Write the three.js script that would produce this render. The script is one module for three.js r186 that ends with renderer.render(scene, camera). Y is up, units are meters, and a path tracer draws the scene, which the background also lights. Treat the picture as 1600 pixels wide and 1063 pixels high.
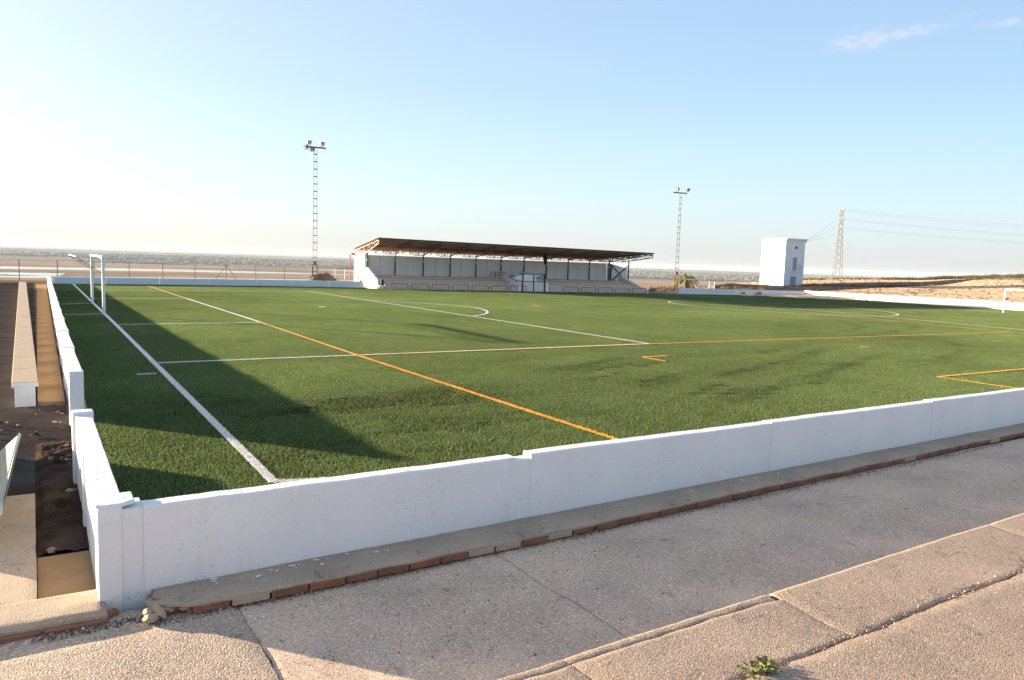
import * as THREE from 'three';
import { mergeGeometries } from 'three/addons/utils/BufferGeometryUtils.js';
import { RoundedBoxGeometry } from 'three/addons/geometries/RoundedBoxGeometry.js';

// ------------------------------------------------------------------ camera, exposure, sky, sun
const EXPO = 5.0;
const scene = new THREE.Scene();
const camera = new THREE.PerspectiveCamera(47.56, 1024 / 680, 0.1, 30000);
camera.position.set(-2.628, 2.887, 41.562);
camera.rotation.set(-0.10158, -0.55767, 0.03214, 'YXZ');
scene.add(camera);
const renderer = new THREE.WebGLRenderer({ antialias: true });
renderer.toneMapping = THREE.LinearToneMapping;
renderer.toneMappingExposure = EXPO;
renderer.shadowMap.enabled = true;

const SUN_EL = 7.45 * Math.PI / 180;
const toSun = new THREE.Vector3(-0.63 * Math.cos(SUN_EL), Math.sin(SUN_EL), -0.7766 * Math.cos(SUN_EL)).normalize();
const sun = new THREE.DirectionalLight(new THREE.Color().setRGB(1, 0.79, 0.55), 5);
sun.position.copy(toSun).multiplyScalar(200);
sun.castShadow = true;
sun.shadow.radius = 1;
sun.shadow.mapSize.set(4096, 4096);
Object.assign(sun.shadow.camera, { left: -130, right: 130, top: 60, bottom: -60, near: 1, far: 500 });
scene.add(sun);

// ------------------------------------------------------------------ random numbers and noise
function rng(seed) {
  let a = seed >>> 0;
  return () => { a = (a + 0x6D2B79F5) | 0; let t = Math.imul(a ^ (a >>> 15), 1 | a); t = (t + Math.imul(t ^ (t >>> 7), 61 | t)) ^ t; return ((t ^ (t >>> 14)) >>> 0) / 4294967296; };
}
const clamp = (x, a = 0, b = 1) => Math.min(b, Math.max(a, x));
const lerp = (a, b, t) => a + (b - a) * t;
const sstep = (a, b, x) => { const t = clamp((x - a) / (b - a)); return t * t * (3 - 2 * t); };
function hash2(x, y, s = 0) { let h = Math.imul(x, 374761393) ^ Math.imul(y, 668265263) ^ Math.imul(s + 11, 2246822519); h = Math.imul(h ^ (h >>> 13), 1274126177); return ((h ^ (h >>> 16)) >>> 0) / 4294967296; }
function vnoise(x, y, s = 0, per = 0) {       // value noise, tileable when per > 0
  const xi = Math.floor(x), yi = Math.floor(y), fx = x - xi, fy = y - yi;
  const m = per ? (v) => ((v % per) + per) % per : (v) => v;
  const u = fx * fx * (3 - 2 * fx), v = fy * fy * (3 - 2 * fy);
  const a = hash2(m(xi), m(yi), s), b = hash2(m(xi + 1), m(yi), s), c = hash2(m(xi), m(yi + 1), s), d = hash2(m(xi + 1), m(yi + 1), s);
  return a + (b - a) * u + (c - a) * v + (a - b - c + d) * u * v;
}
function fbm(x, y, oct = 4, s = 0, per = 0) { let f = 0, a = 0.5, t = 0; for (let i = 0; i < oct; i++) { f += a * vnoise(x, y, s + i * 7, per); t += a; x *= 2; y *= 2; per *= 2; a *= 0.5; } return f / t; }
// a tileable texture of n pixels a side; fn(u, v) in 0..1 gives [r, g, b] (sRGB 0..1) or one number
function tex(n, fn, metres, srgb = true) {
  const d = new Uint8Array(n * n * 4);
  for (let j = 0; j < n; j++) for (let i = 0; i < n; i++) {
    const c = fn(i / n, j / n), k = (j * n + i) * 4;
    if (typeof c === 'number') d[k] = d[k + 1] = d[k + 2] = clamp(c) * 255; else { d[k] = clamp(c[0]) * 255; d[k + 1] = clamp(c[1]) * 255; d[k + 2] = clamp(c[2]) * 255; }
    d[k + 3] = 255;
  }
  const t = new THREE.DataTexture(d, n, n);
  t.wrapS = t.wrapT = THREE.RepeatWrapping; t.magFilter = THREE.LinearFilter; t.minFilter = THREE.LinearMipmapLinearFilter; t.generateMipmaps = true;
  if (srgb) t.colorSpace = THREE.SRGBColorSpace;
  t.repeat.set(1 / metres, 1 / metres); t.needsUpdate = true;
  return t;
}
// nearest-cell (Worley) field, tileable: returns [distance to the nearest point, id]
const cellCache = new Map();
function worley(u, v, n, s) {
  const key = n * 1000 + s; let T = cellCache.get(key);
  if (!T) { T = new Float32Array(n * n * 3); for (let j = 0; j < n; j++) for (let i = 0; i < n; i++) { const k = (j * n + i) * 3; T[k] = hash2(i, j, s); T[k + 1] = hash2(i, j, s + 1); T[k + 2] = hash2(i, j, s + 2); } cellCache.set(key, T); }
  const x = u * n, y = v * n, xi = Math.floor(x), yi = Math.floor(y); let best = 99, id = 0;
  for (let j = -1; j <= 1; j++) for (let i = -1; i <= 1; i++) {
    const k = ((((yi + j) % n + n) % n) * n + ((xi + i) % n + n) % n) * 3, dx = xi + i + T[k] - x, dy = yi + j + T[k + 1] - y, d = dx * dx + dy * dy;
    if (d < best) { best = d; id = T[k + 2]; }
  }
  return [Math.sqrt(best), id];
}

// ------------------------------------------------------------------ sky (air and a wisp of cirrus)
{
  const W = 2400, H = 1200, data = new Float32Array(W * H * 4);
  const stops = [[-90, .30, .30, .30], [-8, .62, .64, .62], [0, .73, .745, .715], [1, .75, .79, .77], [2.4, .77, .87, .88], [4.5, .72, .92, .985], [8, .60, .86, 1.0], [12, .49, .735, .98], [17, .425, .645, .94], [28, .40, .575, .84], [50, .35, .49, .71], [90, .32, .45, .64]];
  const mid = new THREE.Vector3();
  const wisps = [[52.4, 56.6, 14.75, .36, .75], [54.0, 60.6, 15.15, .30, 1.1], [53.4, 56.8, 15.62, .13, .5], [53.6, 57.2, 14.55, .22, .4], [61.2, 67.0, 15.15, .20, .75], [59.2, 62.2, 15.75, .13, .3], [66, 74, 15.6, .4, .6], [31, 39, 5.1, .22, .22], [70, 84, 18.5, .9, .5]];
  for (let j = 0; j < H; j++) {
    const el = ((j + 0.5) / H - 0.5) * 180, er = el * Math.PI / 180;
    let k = 0; while (k < stops.length - 2 && el > stops[k + 1][0]) k++;
    const t = clamp((el - stops[k][0]) / (stops[k + 1][0] - stops[k][0]));
    for (let i = 0; i < W; i++) {
      const ph = ((i + 0.5) / W - 0.5) * 2 * Math.PI;            // u = atan2(z, x)
      mid.set(Math.cos(er) * Math.cos(ph), Math.sin(er), Math.cos(er) * Math.sin(ph));
      const g = Math.acos(clamp(mid.dot(toSun), -1, 1)) * 180 / Math.PI;
      const glow = 0.93 * Math.exp(-g / 32) + 1.8 * Math.exp(-g / 14) - 0.03;
      let r = lerp(stops[k][1], stops[k + 1][1], t) + glow, gg = lerp(stops[k][2], stops[k + 1][2], t) + glow * 0.80, b = lerp(stops[k][3], stops[k + 1][3], t) + glow * 0.45;
      if (el < 0) { r -= glow * 0.6; gg -= glow * 0.5; b -= glow * 0.3; }
      if (el > 3 && el < 22) {
        const az = Math.atan2(mid.x, -mid.z) * 180 / Math.PI;
        let c = 0;
        for (const [a0, a1, e0, th, s] of wisps) if (az > a0 - 1 && az < a1 + 1) {
          const along = (az - a0) / (a1 - a0), ec = e0 + 0.10 * (az - (a0 + a1) / 2) * 0.35;
          const w = Math.exp(-Math.pow((el - ec) / th, 2)) * sstep(-0.1, 0.35, along) * sstep(1.1, 0.6, along);
          c += w * s * (0.16 + 1.5 * sstep(.38, .74, fbm(az * .9 + el * 2.0, (el - az * 0.14) * 9, 4, 5)));
        }
        c = clamp(c) * 0.62; r = lerp(r, 0.80, c); gg = lerp(gg, 0.87, c); b = lerp(b, 0.98, c);
      }
      const q = (j * W + i) * 4; data[q] = r / EXPO; data[q + 1] = gg / EXPO; data[q + 2] = b / EXPO; data[q + 3] = 1;
    }
  }
  const sky = new THREE.DataTexture(data, W, H, THREE.RGBAFormat, THREE.FloatType);
  sky.mapping = THREE.EquirectangularReflectionMapping; sky.magFilter = sky.minFilter = THREE.LinearFilter; sky.colorSpace = THREE.LinearSRGBColorSpace; sky.needsUpdate = true;
  scene.background = sky; scene.environment = sky; scene.environmentIntensity = 1;
}
scene.fog = new THREE.FogExp2(new THREE.Color().setRGB(0.70, 0.82, 1.0), 0.00005);

// ------------------------------------------------------------------ building helpers
const taken = new Map();
function numbered(name) { const n = taken.get(name) || 0; taken.set(name, n + 1); return n ? name + '_' + String(n).padStart(3, '0') : name; }
function dress(o, label, category, group, kind) {
  if (label) o.userData.label = label; if (category) o.userData.category = category;
  if (group) o.userData.group = group; if (kind) o.userData.kind = kind; return o;
}
function thing(name, label, category, pos = [0, 0, 0], turn = 0, group, kind) {
  const o = new THREE.Group(); o.name = numbered(name); o.position.set(...pos); o.rotation.y = turn; scene.add(o);
  return dress(o, label, category, group, kind);
}
function part(name, geo, mat, parent, top) {
  const m = new THREE.Mesh(Array.isArray(geo) ? mergeGeometries(geo.map((g) => (g.index ? g.toNonIndexed() : g)).map(tidy)) : geo, mat);
  m.name = (!parent || parent === scene) ? numbered(name) : name; m.castShadow = m.receiveShadow = true; (parent || scene).add(m); return m;
}
function tidy(g) { for (const k of Object.keys(g.attributes)) if (!['position', 'normal', 'uv'].includes(k)) g.deleteAttribute(k); return g; }
function setKind(m, kind, label, category) { m.userData.kind = kind; if (label) m.userData.label = label; if (category) m.userData.category = category; return m; }
function copy(src, pos, turn, label) {
  const o = src.clone(); o.name = numbered(src.name.replace(/_\d{3}$/, '')); o.userData = { ...src.userData }; o.position.set(...pos); if (turn !== undefined) o.rotation.y = turn; if (label) o.userData.label = label; scene.add(o); return o;
}
// uv in metres by the way each face points
function metric(g) {
  if (g.index) g = g.toNonIndexed();
  const p = g.attributes.position, uv = new Float32Array(p.count * 2), a = new THREE.Vector3(), b = new THREE.Vector3(), c = new THREE.Vector3();
  for (let i = 0; i < p.count; i += 3) {
    a.fromBufferAttribute(p, i); b.fromBufferAttribute(p, i + 1); c.fromBufferAttribute(p, i + 2);
    const n = b.clone().sub(a).cross(c.clone().sub(a)), ax = Math.abs(n.x), ay = Math.abs(n.y), az = Math.abs(n.z);
    [a, b, c].forEach((v, k) => { const [s, t] = ay >= ax && ay >= az ? [v.x, v.z] : ax >= az ? [v.z, v.y] : [v.x, v.y]; uv[(i + k) * 2] = s; uv[(i + k) * 2 + 1] = t; });
  }
  g.setAttribute('uv', new THREE.BufferAttribute(uv, 2)); return g;
}
// an axis-aligned box between two corners, edges rounded by r
function box(x0, y0, z0, x1, y1, z1, r = 0) {
  const w = x1 - x0, h = y1 - y0, d = z1 - z0;
  const g = r ? new RoundedBoxGeometry(w, h, d, 2, Math.min(r, w / 2.01, h / 2.01, d / 2.01)) : new THREE.BoxGeometry(w, h, d);
  g.translate((x0 + x1) / 2, (y0 + y1) / 2, (z0 + z1) / 2); return metric(g);
}
// a bar of square or round section between two points
function bar(a, b, w = 0.05, round = 0) {
  const A = new THREE.Vector3(...a), B = new THREE.Vector3(...b), L = A.distanceTo(B);
  const g = round ? new THREE.CylinderGeometry(w / 2, w / 2, L, round) : new THREE.BoxGeometry(w, L, w);
  g.applyQuaternion(new THREE.Quaternion().setFromUnitVectors(new THREE.Vector3(0, 1, 0), B.clone().sub(A).normalize()));
  g.translate((A.x + B.x) / 2, (A.y + B.y) / 2, (A.z + B.z) / 2); return metric(g);
}
// a triangle list
function tris(pos, uv, col) {
  const g = new THREE.BufferGeometry(); g.setAttribute('position', new THREE.Float32BufferAttribute(pos, 3));
  if (uv) g.setAttribute('uv', new THREE.Float32BufferAttribute(uv, 2)); else g.setAttribute('uv', new THREE.Float32BufferAttribute(new Float32Array(pos.length / 3 * 2), 2));
  if (col) g.setAttribute('color', new THREE.Float32BufferAttribute(col, 3));
  g.computeVertexNormals(); return g;
}
// a grid surface: f(i / nu, j / nv) gives [x, y, z], optional colour
function grid(nu, nv, f, colf) {
  const pos = [], uv = [], col = [], idx = [];
  for (let j = 0; j <= nv; j++) for (let i = 0; i <= nu; i++) { const p = f(i / nu, j / nv); pos.push(...p); uv.push(p[0], p[2]); if (colf) col.push(...colf(p, i / nu, j / nv)); }
  for (let j = 0; j < nv; j++) for (let i = 0; i < nu; i++) { const a = j * (nu + 1) + i, b = a + 1, c = a + nu + 1, d = c + 1; idx.push(a, c, b, b, c, d); }
  const g = new THREE.BufferGeometry(); g.setAttribute('position', new THREE.Float32BufferAttribute(pos, 3)); g.setAttribute('uv', new THREE.Float32BufferAttribute(uv, 2));
  if (colf) g.setAttribute('color', new THREE.Float32BufferAttribute(col, 3)); g.setIndex(idx); g.computeVertexNormals(); return g;
}
// a flat polygon laid at height y
function flat(points, y) {
  const s = new THREE.Shape(points.map(([x, z]) => new THREE.Vector2(x, -z))), g = new THREE.ShapeGeometry(s);
  g.rotateX(-Math.PI / 2); g.translate(0, y, 0); return metric(g);
}
// a slab of concrete: ragged left and right edges L(t), R(t) in x, near/far edges Z0(s), Z1(s); top y(x, z); skirt down
function slab(L, R, Z0, Z1, y, nx, nz, depth = 0.08, round = 0.006) {
  const pos = [], uv = [], idx = [], P = [];
  for (let j = 0; j <= nz; j++) { for (let i = 0; i <= nx; i++) {
    const s = i / nx, t = j / nz, z = lerp(Z0(s), Z1(s), t), x = lerp(L(t), R(t), s), e = (i === 0 || i === nx || j === 0 || j === nz) ? round : 0;
    pos.push(x, y(x, z) - e, z); uv.push(x, z); } }
  for (let j = 0; j < nz; j++) for (let i = 0; i < nx; i++) { const a = j * (nx + 1) + i, b = a + 1, c = a + nx + 1, d = c + 1; idx.push(a, c, b, b, c, d); }
  const rim = []; for (let i = 0; i <= nx; i++) rim.push(i); for (let j = 1; j <= nz; j++) rim.push(j * (nx + 1) + nx); for (let i = nx - 1; i >= 0; i--) rim.push(nz * (nx + 1) + i); for (let j = nz - 1; j > 0; j--) rim.push(j * (nx + 1));
  const base = pos.length / 3;
  for (const k of rim) for (const dd of [0, depth]) { pos.push(pos[k * 3], pos[k * 3 + 1] - dd, pos[k * 3 + 2]); uv.push(pos[k * 3] + pos[k * 3 + 2], -dd); }
  for (let k = 0; k < rim.length; k++) { const a = base + k * 2, n = base + ((k + 1) % rim.length) * 2; idx.push(a, n, a + 1, n, n + 1, a + 1); }
  const g = new THREE.BufferGeometry(); g.setAttribute('position', new THREE.Float32BufferAttribute(pos, 3)); g.setAttribute('uv', new THREE.Float32BufferAttribute(uv, 2)); g.setIndex(idx);
  const f = g.toNonIndexed(); f.computeVertexNormals(); g.computeVertexNormals();
  return g;
}
const dull = (o) => new THREE.MeshPhysicalMaterial({ roughness: 1, metalness: 0, specularIntensity: 0, side: THREE.DoubleSide, ...o });
const std = (o) => new THREE.MeshStandardMaterial({ roughness: 0.9, metalness: 0, side: THREE.DoubleSide, ...o });
const rgb = (r, g, b) => new THREE.Color().setRGB(r, g, b);

// ------------------------------------------------------------------ materials
const S = (x) => Math.pow(clamp(x), 1 / 2.2);                       // linear 0..1 to sRGB
const lin = (r, g, b) => [S(r), S(g), S(b)];
function concreteMaps(seed, base, pebble, speck, size = 2.56, cells = 190, n = 800, bumpToo = true) {
  const col = tex(n, (u, v) => {
    const big = fbm(u * 4, v * 4, 5, seed, 4), [d, id] = worley(u, v, cells, seed), id2 = fbm(u * 47, v * 47, 1, seed + 9, 47);
    const stone = sstep(0.62, 0.3, d), fine = hash2(Math.floor(u * n), Math.floor(v * n), seed);
    let k = 0.80 + 0.34 * (big - 0.5) + 0.10 * (fine - 0.5) + pebble * stone * (id - 0.42);
    if (id > 0.986 && stone > 0.4) k += speck; if (id2 > 0.93 && d < 0.5) k -= 0.10;
    const w = (id - 0.5) * 0.06 * stone, m = fbm(u * 9 + 3, v * 9, 3, seed + 3, 9);
    k *= 1 - 0.07 * sstep(.52, .72, fbm(u * 6, v * 6, 5, seed + 12, 6)); k *= 1 - .28 * sstep(.76, .78, fbm(u * 30, v * 30, 3, seed + 14, 30));
    { const [dl, il] = worley(u, v, 72, seed + 21); if (il > .955 && dl < .30) k += .55 * sstep(.30, .16, dl); if (il < .03 && dl < .26) k -= .3; }
    return lin(base[0] * (k + w + 0.05 * (m - 0.5)), base[1] * k, base[2] * (k - w - 0.05 * (m - 0.5)));
  }, size);
  const bump = bumpToo && tex(n, (u, v) => { const [d, id] = worley(u, v, cells, seed); return sstep(0.75, 0.1, d) * (0.35 + 0.65 * id) * 0.85 + 0.15 * fbm(u * 40, v * 40, 3, seed + 4, 40); }, size, false);
  return { map: col, bumpMap: bump };
}
const M = {};
{
  const a = concreteMaps(21, [.69, .505, .38], .8, .75, 2.56, 230), b = concreteMaps(33, [.41, .305, .23], 1.0, .5, 2.56, 230);
  M.walk = std({ ...a, bumpScale: 0.0018 });
  M.gravel = std({ ...concreteMaps(27, [.52, .395, .305], .95, .35, 2.56, 180), bumpScale: 0.0032 });
  M.step = std({ ...b, bumpScale: 0.0018 });
  M.kerb = std({ map: concreteMaps(45, [.50, .385, .285], .28, .1, 2.1, 260, 640, false).map, bumpMap: a.bumpMap, bumpScale: 0.004 });
  // paint drips of whitewash on the kerb along the wall
  M.bench = std({ map: concreteMaps(52, [.36, .28, .20], .3, .05, 2.3, 240, 512, false).map, bumpMap: b.bumpMap, bumpScale: 0.004 });
  const plaster = tex(800, (u, v) => {
    const m = fbm(u * 5, v * 5, 5, 71, 5), [d, id] = worley(u, v, 90, 73), blot = fbm(u * 7 + 2, v * 7, 4, 75, 7);
    let k = 0.80 + 0.08 * (m - 0.5) + 0.03 * (hash2((u * 800) | 0, (v * 800) | 0, 5) - 0.5);
    if (id > 0.93 && d < 0.42 && blot > 0.47) k -= 0.20 * sstep(0.36, 0.12, d) * sstep(0.47, 0.62, blot) * (id > .98 ? 1.5 : 1);       // mould specks
    k -= 0.015 * sstep(0.60, 0.72, blot);
    const run = sstep(.56, .75, vnoise(u * 90, v * 3, 76, 0)) * sstep(.45, .65, fbm(u * 5, v * 4, 3, 78, 0)); k -= .035 * run;
    return lin(k * .945, k * .985, k * 1.02);
  }, 3.1);
  const plasterBump = tex(512, (u, v) => 0.6 * fbm(u * 14, v * 14, 5, 81, 14) + 0.4 * fbm(u * 70, v * 70, 2, 82, 70), 1.3, false);
  M.white = std({ map: plaster, bumpMap: plasterBump, bumpScale: 0.008, roughness: 0.85 });
  M.whiteFar = std({ map: plaster, roughness: 0.85 });
  M.gatePanel = std({ color: rgb(.78, .68, .60) });
  M.standWhite = std({ color: rgb(.90, .89, .885), roughness: .8 });
  M.brick = [0, 1, 2].map((i) => std({ map: tex(256, (u, v) => { const n = fbm(u * 6, v * 6, 4, 90 + i, 6), d = fbm(u * 20, v * 20, 3, 95 + i, 20); return lin((.285 - i * .04) * (.6 + .6 * n), (.105 - i * .012) * (.55 + .8 * n) + .03 * d, (.055 - i * .004) * (.5 + .8 * n) + .03 * d); }, 0.6), roughness: 0.95 }));
  const soilTex = tex(640, (u, v) => { const n = fbm(u * 8, v * 8, 6, 101, 8), [d, id] = worley(u, v, 120, 103); let k = .55 + .9 * (n - .5) + .25 * (id - .5) * sstep(.5, .2, d); if (id > .985 && d < .35) k += 1.0; return lin(.115 * k, .083 * k, .068 * k); }, 2.4);
  M.soil = dull({ map: soilTex, bumpMap: a.bumpMap, bumpScale: 0.02 });
  M.dark = std({ color: rgb(.05, .04, .035) });
  M.asphalt = dull({ map: tex(640, (u, v) => { const n = fbm(u * 6, v * 6, 5, 111, 6), f = hash2((u * 640) | 0, (v * 640) | 0, 9); const k = .62 + .75 * (n - .5) + .35 * (f - .5); return lin(.088 * k, .073 * k, .072 * k); }, 5), bumpMap: plasterBump, bumpScale: 0.004 });
  M.tan = dull({ map: tex(512, (u, v) => { const n = fbm(u * 6, v * 6, 5, 121, 6), f = hash2((u * 512) | 0, (v * 512) | 0, 8); const k = .8 + .5 * (n - .5) + .14 * (f - .5); return lin(.44 * k, .275 * k, .15 * k); }, 2), bumpMap: plasterBump, bumpScale: 0.008 });
  M.ground = dull({ vertexColors: true, map: tex(700, (u, v) => { const n = fbm(u * 7, v * 7, 6, 131, 7), k = .93 + .35 * (n - .5) + .1 * (hash2((u * 1024) | 0, (v * 1024) | 0, 3) - .5); return lin(k, k * (.98 + .06 * (n - .5)), k * .97); }, 17), bumpMap: tex(512, (u, v) => fbm(u * 12, v * 12, 6, 137, 12), 6, false), bumpScale: 0.12 });
  M.marsh = dull({ vertexColors: true });
  M.hill = dull({ vertexColors: true });
  M.water = std({ color: rgb(.10, .13, .16), roughness: 0.12 });
  M.turfBase = dull({ map: tex(512, (u, v) => { const n = fbm(u * 9, v * 9, 5, 141, 9), f = hash2((u * 512) | 0, (v * 512) | 0, 2), k = .6 + .7 * (n - .5) + .5 * (f - .5); return lin(.020 * k, .024 * k, .013 * k); }, 1.7) });
  M.blade = new THREE.MeshPhysicalMaterial({ vertexColors: true, roughness: 1, specularIntensity: 0.3, transmission: 0.4, thickness: 0, side: THREE.DoubleSide });
  M.lineWhite = std({ color: rgb(.72, .70, .68), roughness: 0.9 });
  M.lineOrange = std({ color: rgb(.74, .38, .05), roughness: 0.9 });
  M.paint = std({ color: rgb(.80, .79, .78), roughness: 0.45 });
  M.steelDark = std({ color: rgb(.035, .028, .028), roughness: 0.6 });
  M.rust = std({ map: tex(256, (u, v) => { const n = fbm(u * 8, v * 8, 4, 151, 8); return lin(.20 + .12 * n, .075 + .05 * n, .045 + .03 * n); }, 1.5), roughness: 0.85 });
  M.purlin = std({ color: rgb(.38, .25, .20), roughness: .8 });
  M.trussBrown = std({ color: rgb(.15, .09, .075), roughness: .7 });
  M.peach = std({ color: rgb(.36, .25, .19), roughness: .8 });
  M.roof = std({ map: tex(512, (u, v) => { const n = fbm(u * 5, v * 5, 5, 155, 5); return lin(.50 + .2 * n, .37 + .14 * n, .32 + .12 * n); }, 4), roughness: 0.9 });
  M.galv = std({ color: rgb(.42, .42, .43), roughness: 0.5, metalness: 0.3 });
  M.galvRust = std({ color: rgb(.20, .12, .09), roughness: 0.8 });
  M.lampBody = std({ color: rgb(.16, .16, .17), roughness: 0.5 });
  M.glass = new THREE.MeshPhysicalMaterial({ color: rgb(.5, .52, .55), roughness: 0.1, metalness: 0.3 });
  M.doorGrey = std({ color: rgb(.30, .31, .34), roughness: 0.6 });
  M.black = std({ color: rgb(.015, .013, .013), roughness: 0.9 });
  M.standStep = std({ map: concreteMaps(61, [.82, .64, .50], .25, .1, 2.2, 110, 384, false).map, roughness: .95 });
  M.leafGreen = std({ color: rgb(.09, .12, .03), roughness: .6 });
  M.palmLeaf = [rgb(.26, .25, .055), rgb(.15, .17, .045), rgb(.42, .32, .10)].map((c) => std({ color: c, roughness: .55 }));
  M.bark = std({ color: rgb(.16, .10, .06) });
  M.shrub = [rgb(.085, .085, .03), rgb(.055, .06, .03), rgb(.14, .115, .04)].map((c) => std({ color: c, roughness: .85 }));
  M.straw = std({ color: rgb(.20, .13, .075) });
  M.brush = std({ color: rgb(.10, .068, .045) });
}

// ------------------------------------------------------------------ terrain: plateau, sandy rise, marsh, water, hills
const CAM = [-2.628, 41.562];
const interp = (t, x) => { if (x <= t[0][0]) return t[0][1]; for (let i = 1; i < t.length; i++) if (x <= t[i][0]) return lerp(t[i - 1][1], t[i][1], (x - t[i - 1][0]) / (t[i][0] - t[i - 1][0])); return t[t.length - 1][1]; };
const farZ = (x) => interp([[-3, -28.68], [14.2, -28.35], [23.4, -26.3], [24.2, -24.35], [51.6, -19.4], [54.5, -19.0], [71.0, -15.0], [80, -15]], x);
const crestT = [[-180, .3], [-90, -.12], [38, -.12], [42, .2], [46, .55], [50, .85], [54, 1.55], [57, 1.95], [59.5, 2.1], [61.5, 2.4], [63.5, 2.8], [65, 3.15], [70, 3.6], [90, 3.2], [140, .3], [180, .3]];
const edgeT = [[-180, 160], [-60, 160], [-40, 104], [-15, 82.5], [0, 79.5], [10, 81], [20, 85], [30, 97], [40, 99], [46, 106], [49, 130], [52, 150], [180, 160]];
function hgt(x, z) {
  const dx = x - CAM[0], dz = z - CAM[1], R = Math.hypot(dx, dz), az = Math.atan2(dx, -dz) * 180 / Math.PI;
  const C = interp(crestT, az), E = interp(edgeT, az);
  if (x < 71.3 && x > -4 && z > farZ(x) - .4 && R < 88) return -0.12;
  const t = clamp((R - 82) / (E - 82 + 1e-3)), base = (x > 71.2 || az > 35) && R > 60 ? lerp(0.05, C, E > 95 ? t : 0) : -0.12;
  let y = base;
  if (R > 84 && az > 38) y += (fbm(x * 0.09, z * 0.09, 4, 3) - 0.5) * 0.5 * sstep(84, 120, R);
  if (R > E) y = Math.max(-48, C + (R > 84 && az > 38 ? (fbm(x * 0.09, z * 0.09, 4, 3) - 0.5) * 0.5 : 0) - (R - E) * 0.38 * sstep(0, 6, R - E) - 0.0);
  return y;
}
{
  const radii = []; for (let i = 0; i < 30; i++) radii.push(1 + i * 2.0); for (let r = 61; r < 165; r += 1.5) radii.push(r); for (let r = 168; r < 330; r += 9) radii.push(r);
  const nA = 720, nR = radii.length - 1;
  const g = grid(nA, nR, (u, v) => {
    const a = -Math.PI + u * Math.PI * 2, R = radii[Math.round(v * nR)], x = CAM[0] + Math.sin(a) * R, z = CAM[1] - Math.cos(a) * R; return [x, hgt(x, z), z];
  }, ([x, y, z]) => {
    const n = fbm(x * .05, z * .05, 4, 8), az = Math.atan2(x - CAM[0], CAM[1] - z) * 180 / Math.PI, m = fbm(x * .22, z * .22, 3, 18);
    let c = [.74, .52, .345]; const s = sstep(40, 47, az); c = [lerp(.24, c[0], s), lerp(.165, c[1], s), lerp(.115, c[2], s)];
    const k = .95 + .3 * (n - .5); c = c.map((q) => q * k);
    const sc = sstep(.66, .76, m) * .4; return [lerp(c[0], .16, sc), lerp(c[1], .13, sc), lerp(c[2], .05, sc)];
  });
  const m = part('ground', g, M.ground); setKind(m, 'structure', 'bare sandy earth around the pitch rising to a low crest on the right', 'ground');
}
{ // marsh plain and water channels far below
  const g = grid(240, 60, (u, v) => { const a = lerp(-1.3, 1.9, u), R = 280 * Math.pow(4300 / 280, v), x = CAM[0] + Math.sin(a) * R, z = CAM[1] - Math.cos(a) * R; return [x, -47, z]; },
    ([x, , z]) => { const R = Math.hypot(x, z), st = fbm(x * .0016, z * .006 + R * .002, 5, 31), n = fbm(x * .02, z * .02, 3, 33); const k = .75 + .7 * (st - .5) + .25 * (n - .5), b = sstep(.54, .64, st); return [lerp(.44, .24, b) * k, lerp(.295, .18, b) * k, lerp(.18, .115, b) * k]; });
  setKind(part('marsh', g, M.marsh), 'structure', 'flat brown salt marsh below the pitch reaching to the hills', 'marsh');
  const strips = [
    [[-420, -2150, 240], [-65, -2010, 228], [125, -2030, 245], [340, -2035, 230], [570, -2006, 140], [742, -1960, 60], [900, -1900, 30]],
    [[-500, -1640, 120], [-60, -1590, 110], [20, -1560, 190], [50, -1628, 30]],
    [[-60, -1420, 70], [40, -1420, 90], [140, -1440, 80], [330, -1470, 60], [520, -1480, 50], [700, -1500, 40]],
    [[-300, -2780, 40], [100, -2800, 60], [400, -2790, 40], [700, -2760, 40]],
  ];
  strips.forEach((s, q) => {
    const pts = s.map(([x, z, w]) => ({ x, z, w })), pos = [], N = 90;
    const c = new THREE.CatmullRomCurve3(pts.map((p) => new THREE.Vector3(p.x, p.w, p.z)));
    for (let i = 0; i < N; i++) { const a = c.getPoint(i / N), b = c.getPoint((i + 1) / N); const wa = a.y / 2 * (1 + .5 * (fbm(i * .2, q, 3, 7) - .5)), wb = b.y / 2 * (1 + .5 * (fbm((i + 1) * .2, q, 3, 7) - .5)); pos.push(a.x, -46.7, a.z - wa, a.x, -46.7, a.z + wa, b.x, -46.7, b.z - wb, b.x, -46.7, b.z - wb, a.x, -46.7, a.z + wa, b.x, -46.7, b.z + wb); }
    setKind(part('water', tris(pos), M.water), 'structure', ['broad tidal channel across the marsh', 'nearer pool of water at the left of the marsh', 'narrow channel just beyond the fence line', 'thin far strip of water below the hills'][q], 'water');
  });
}
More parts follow.
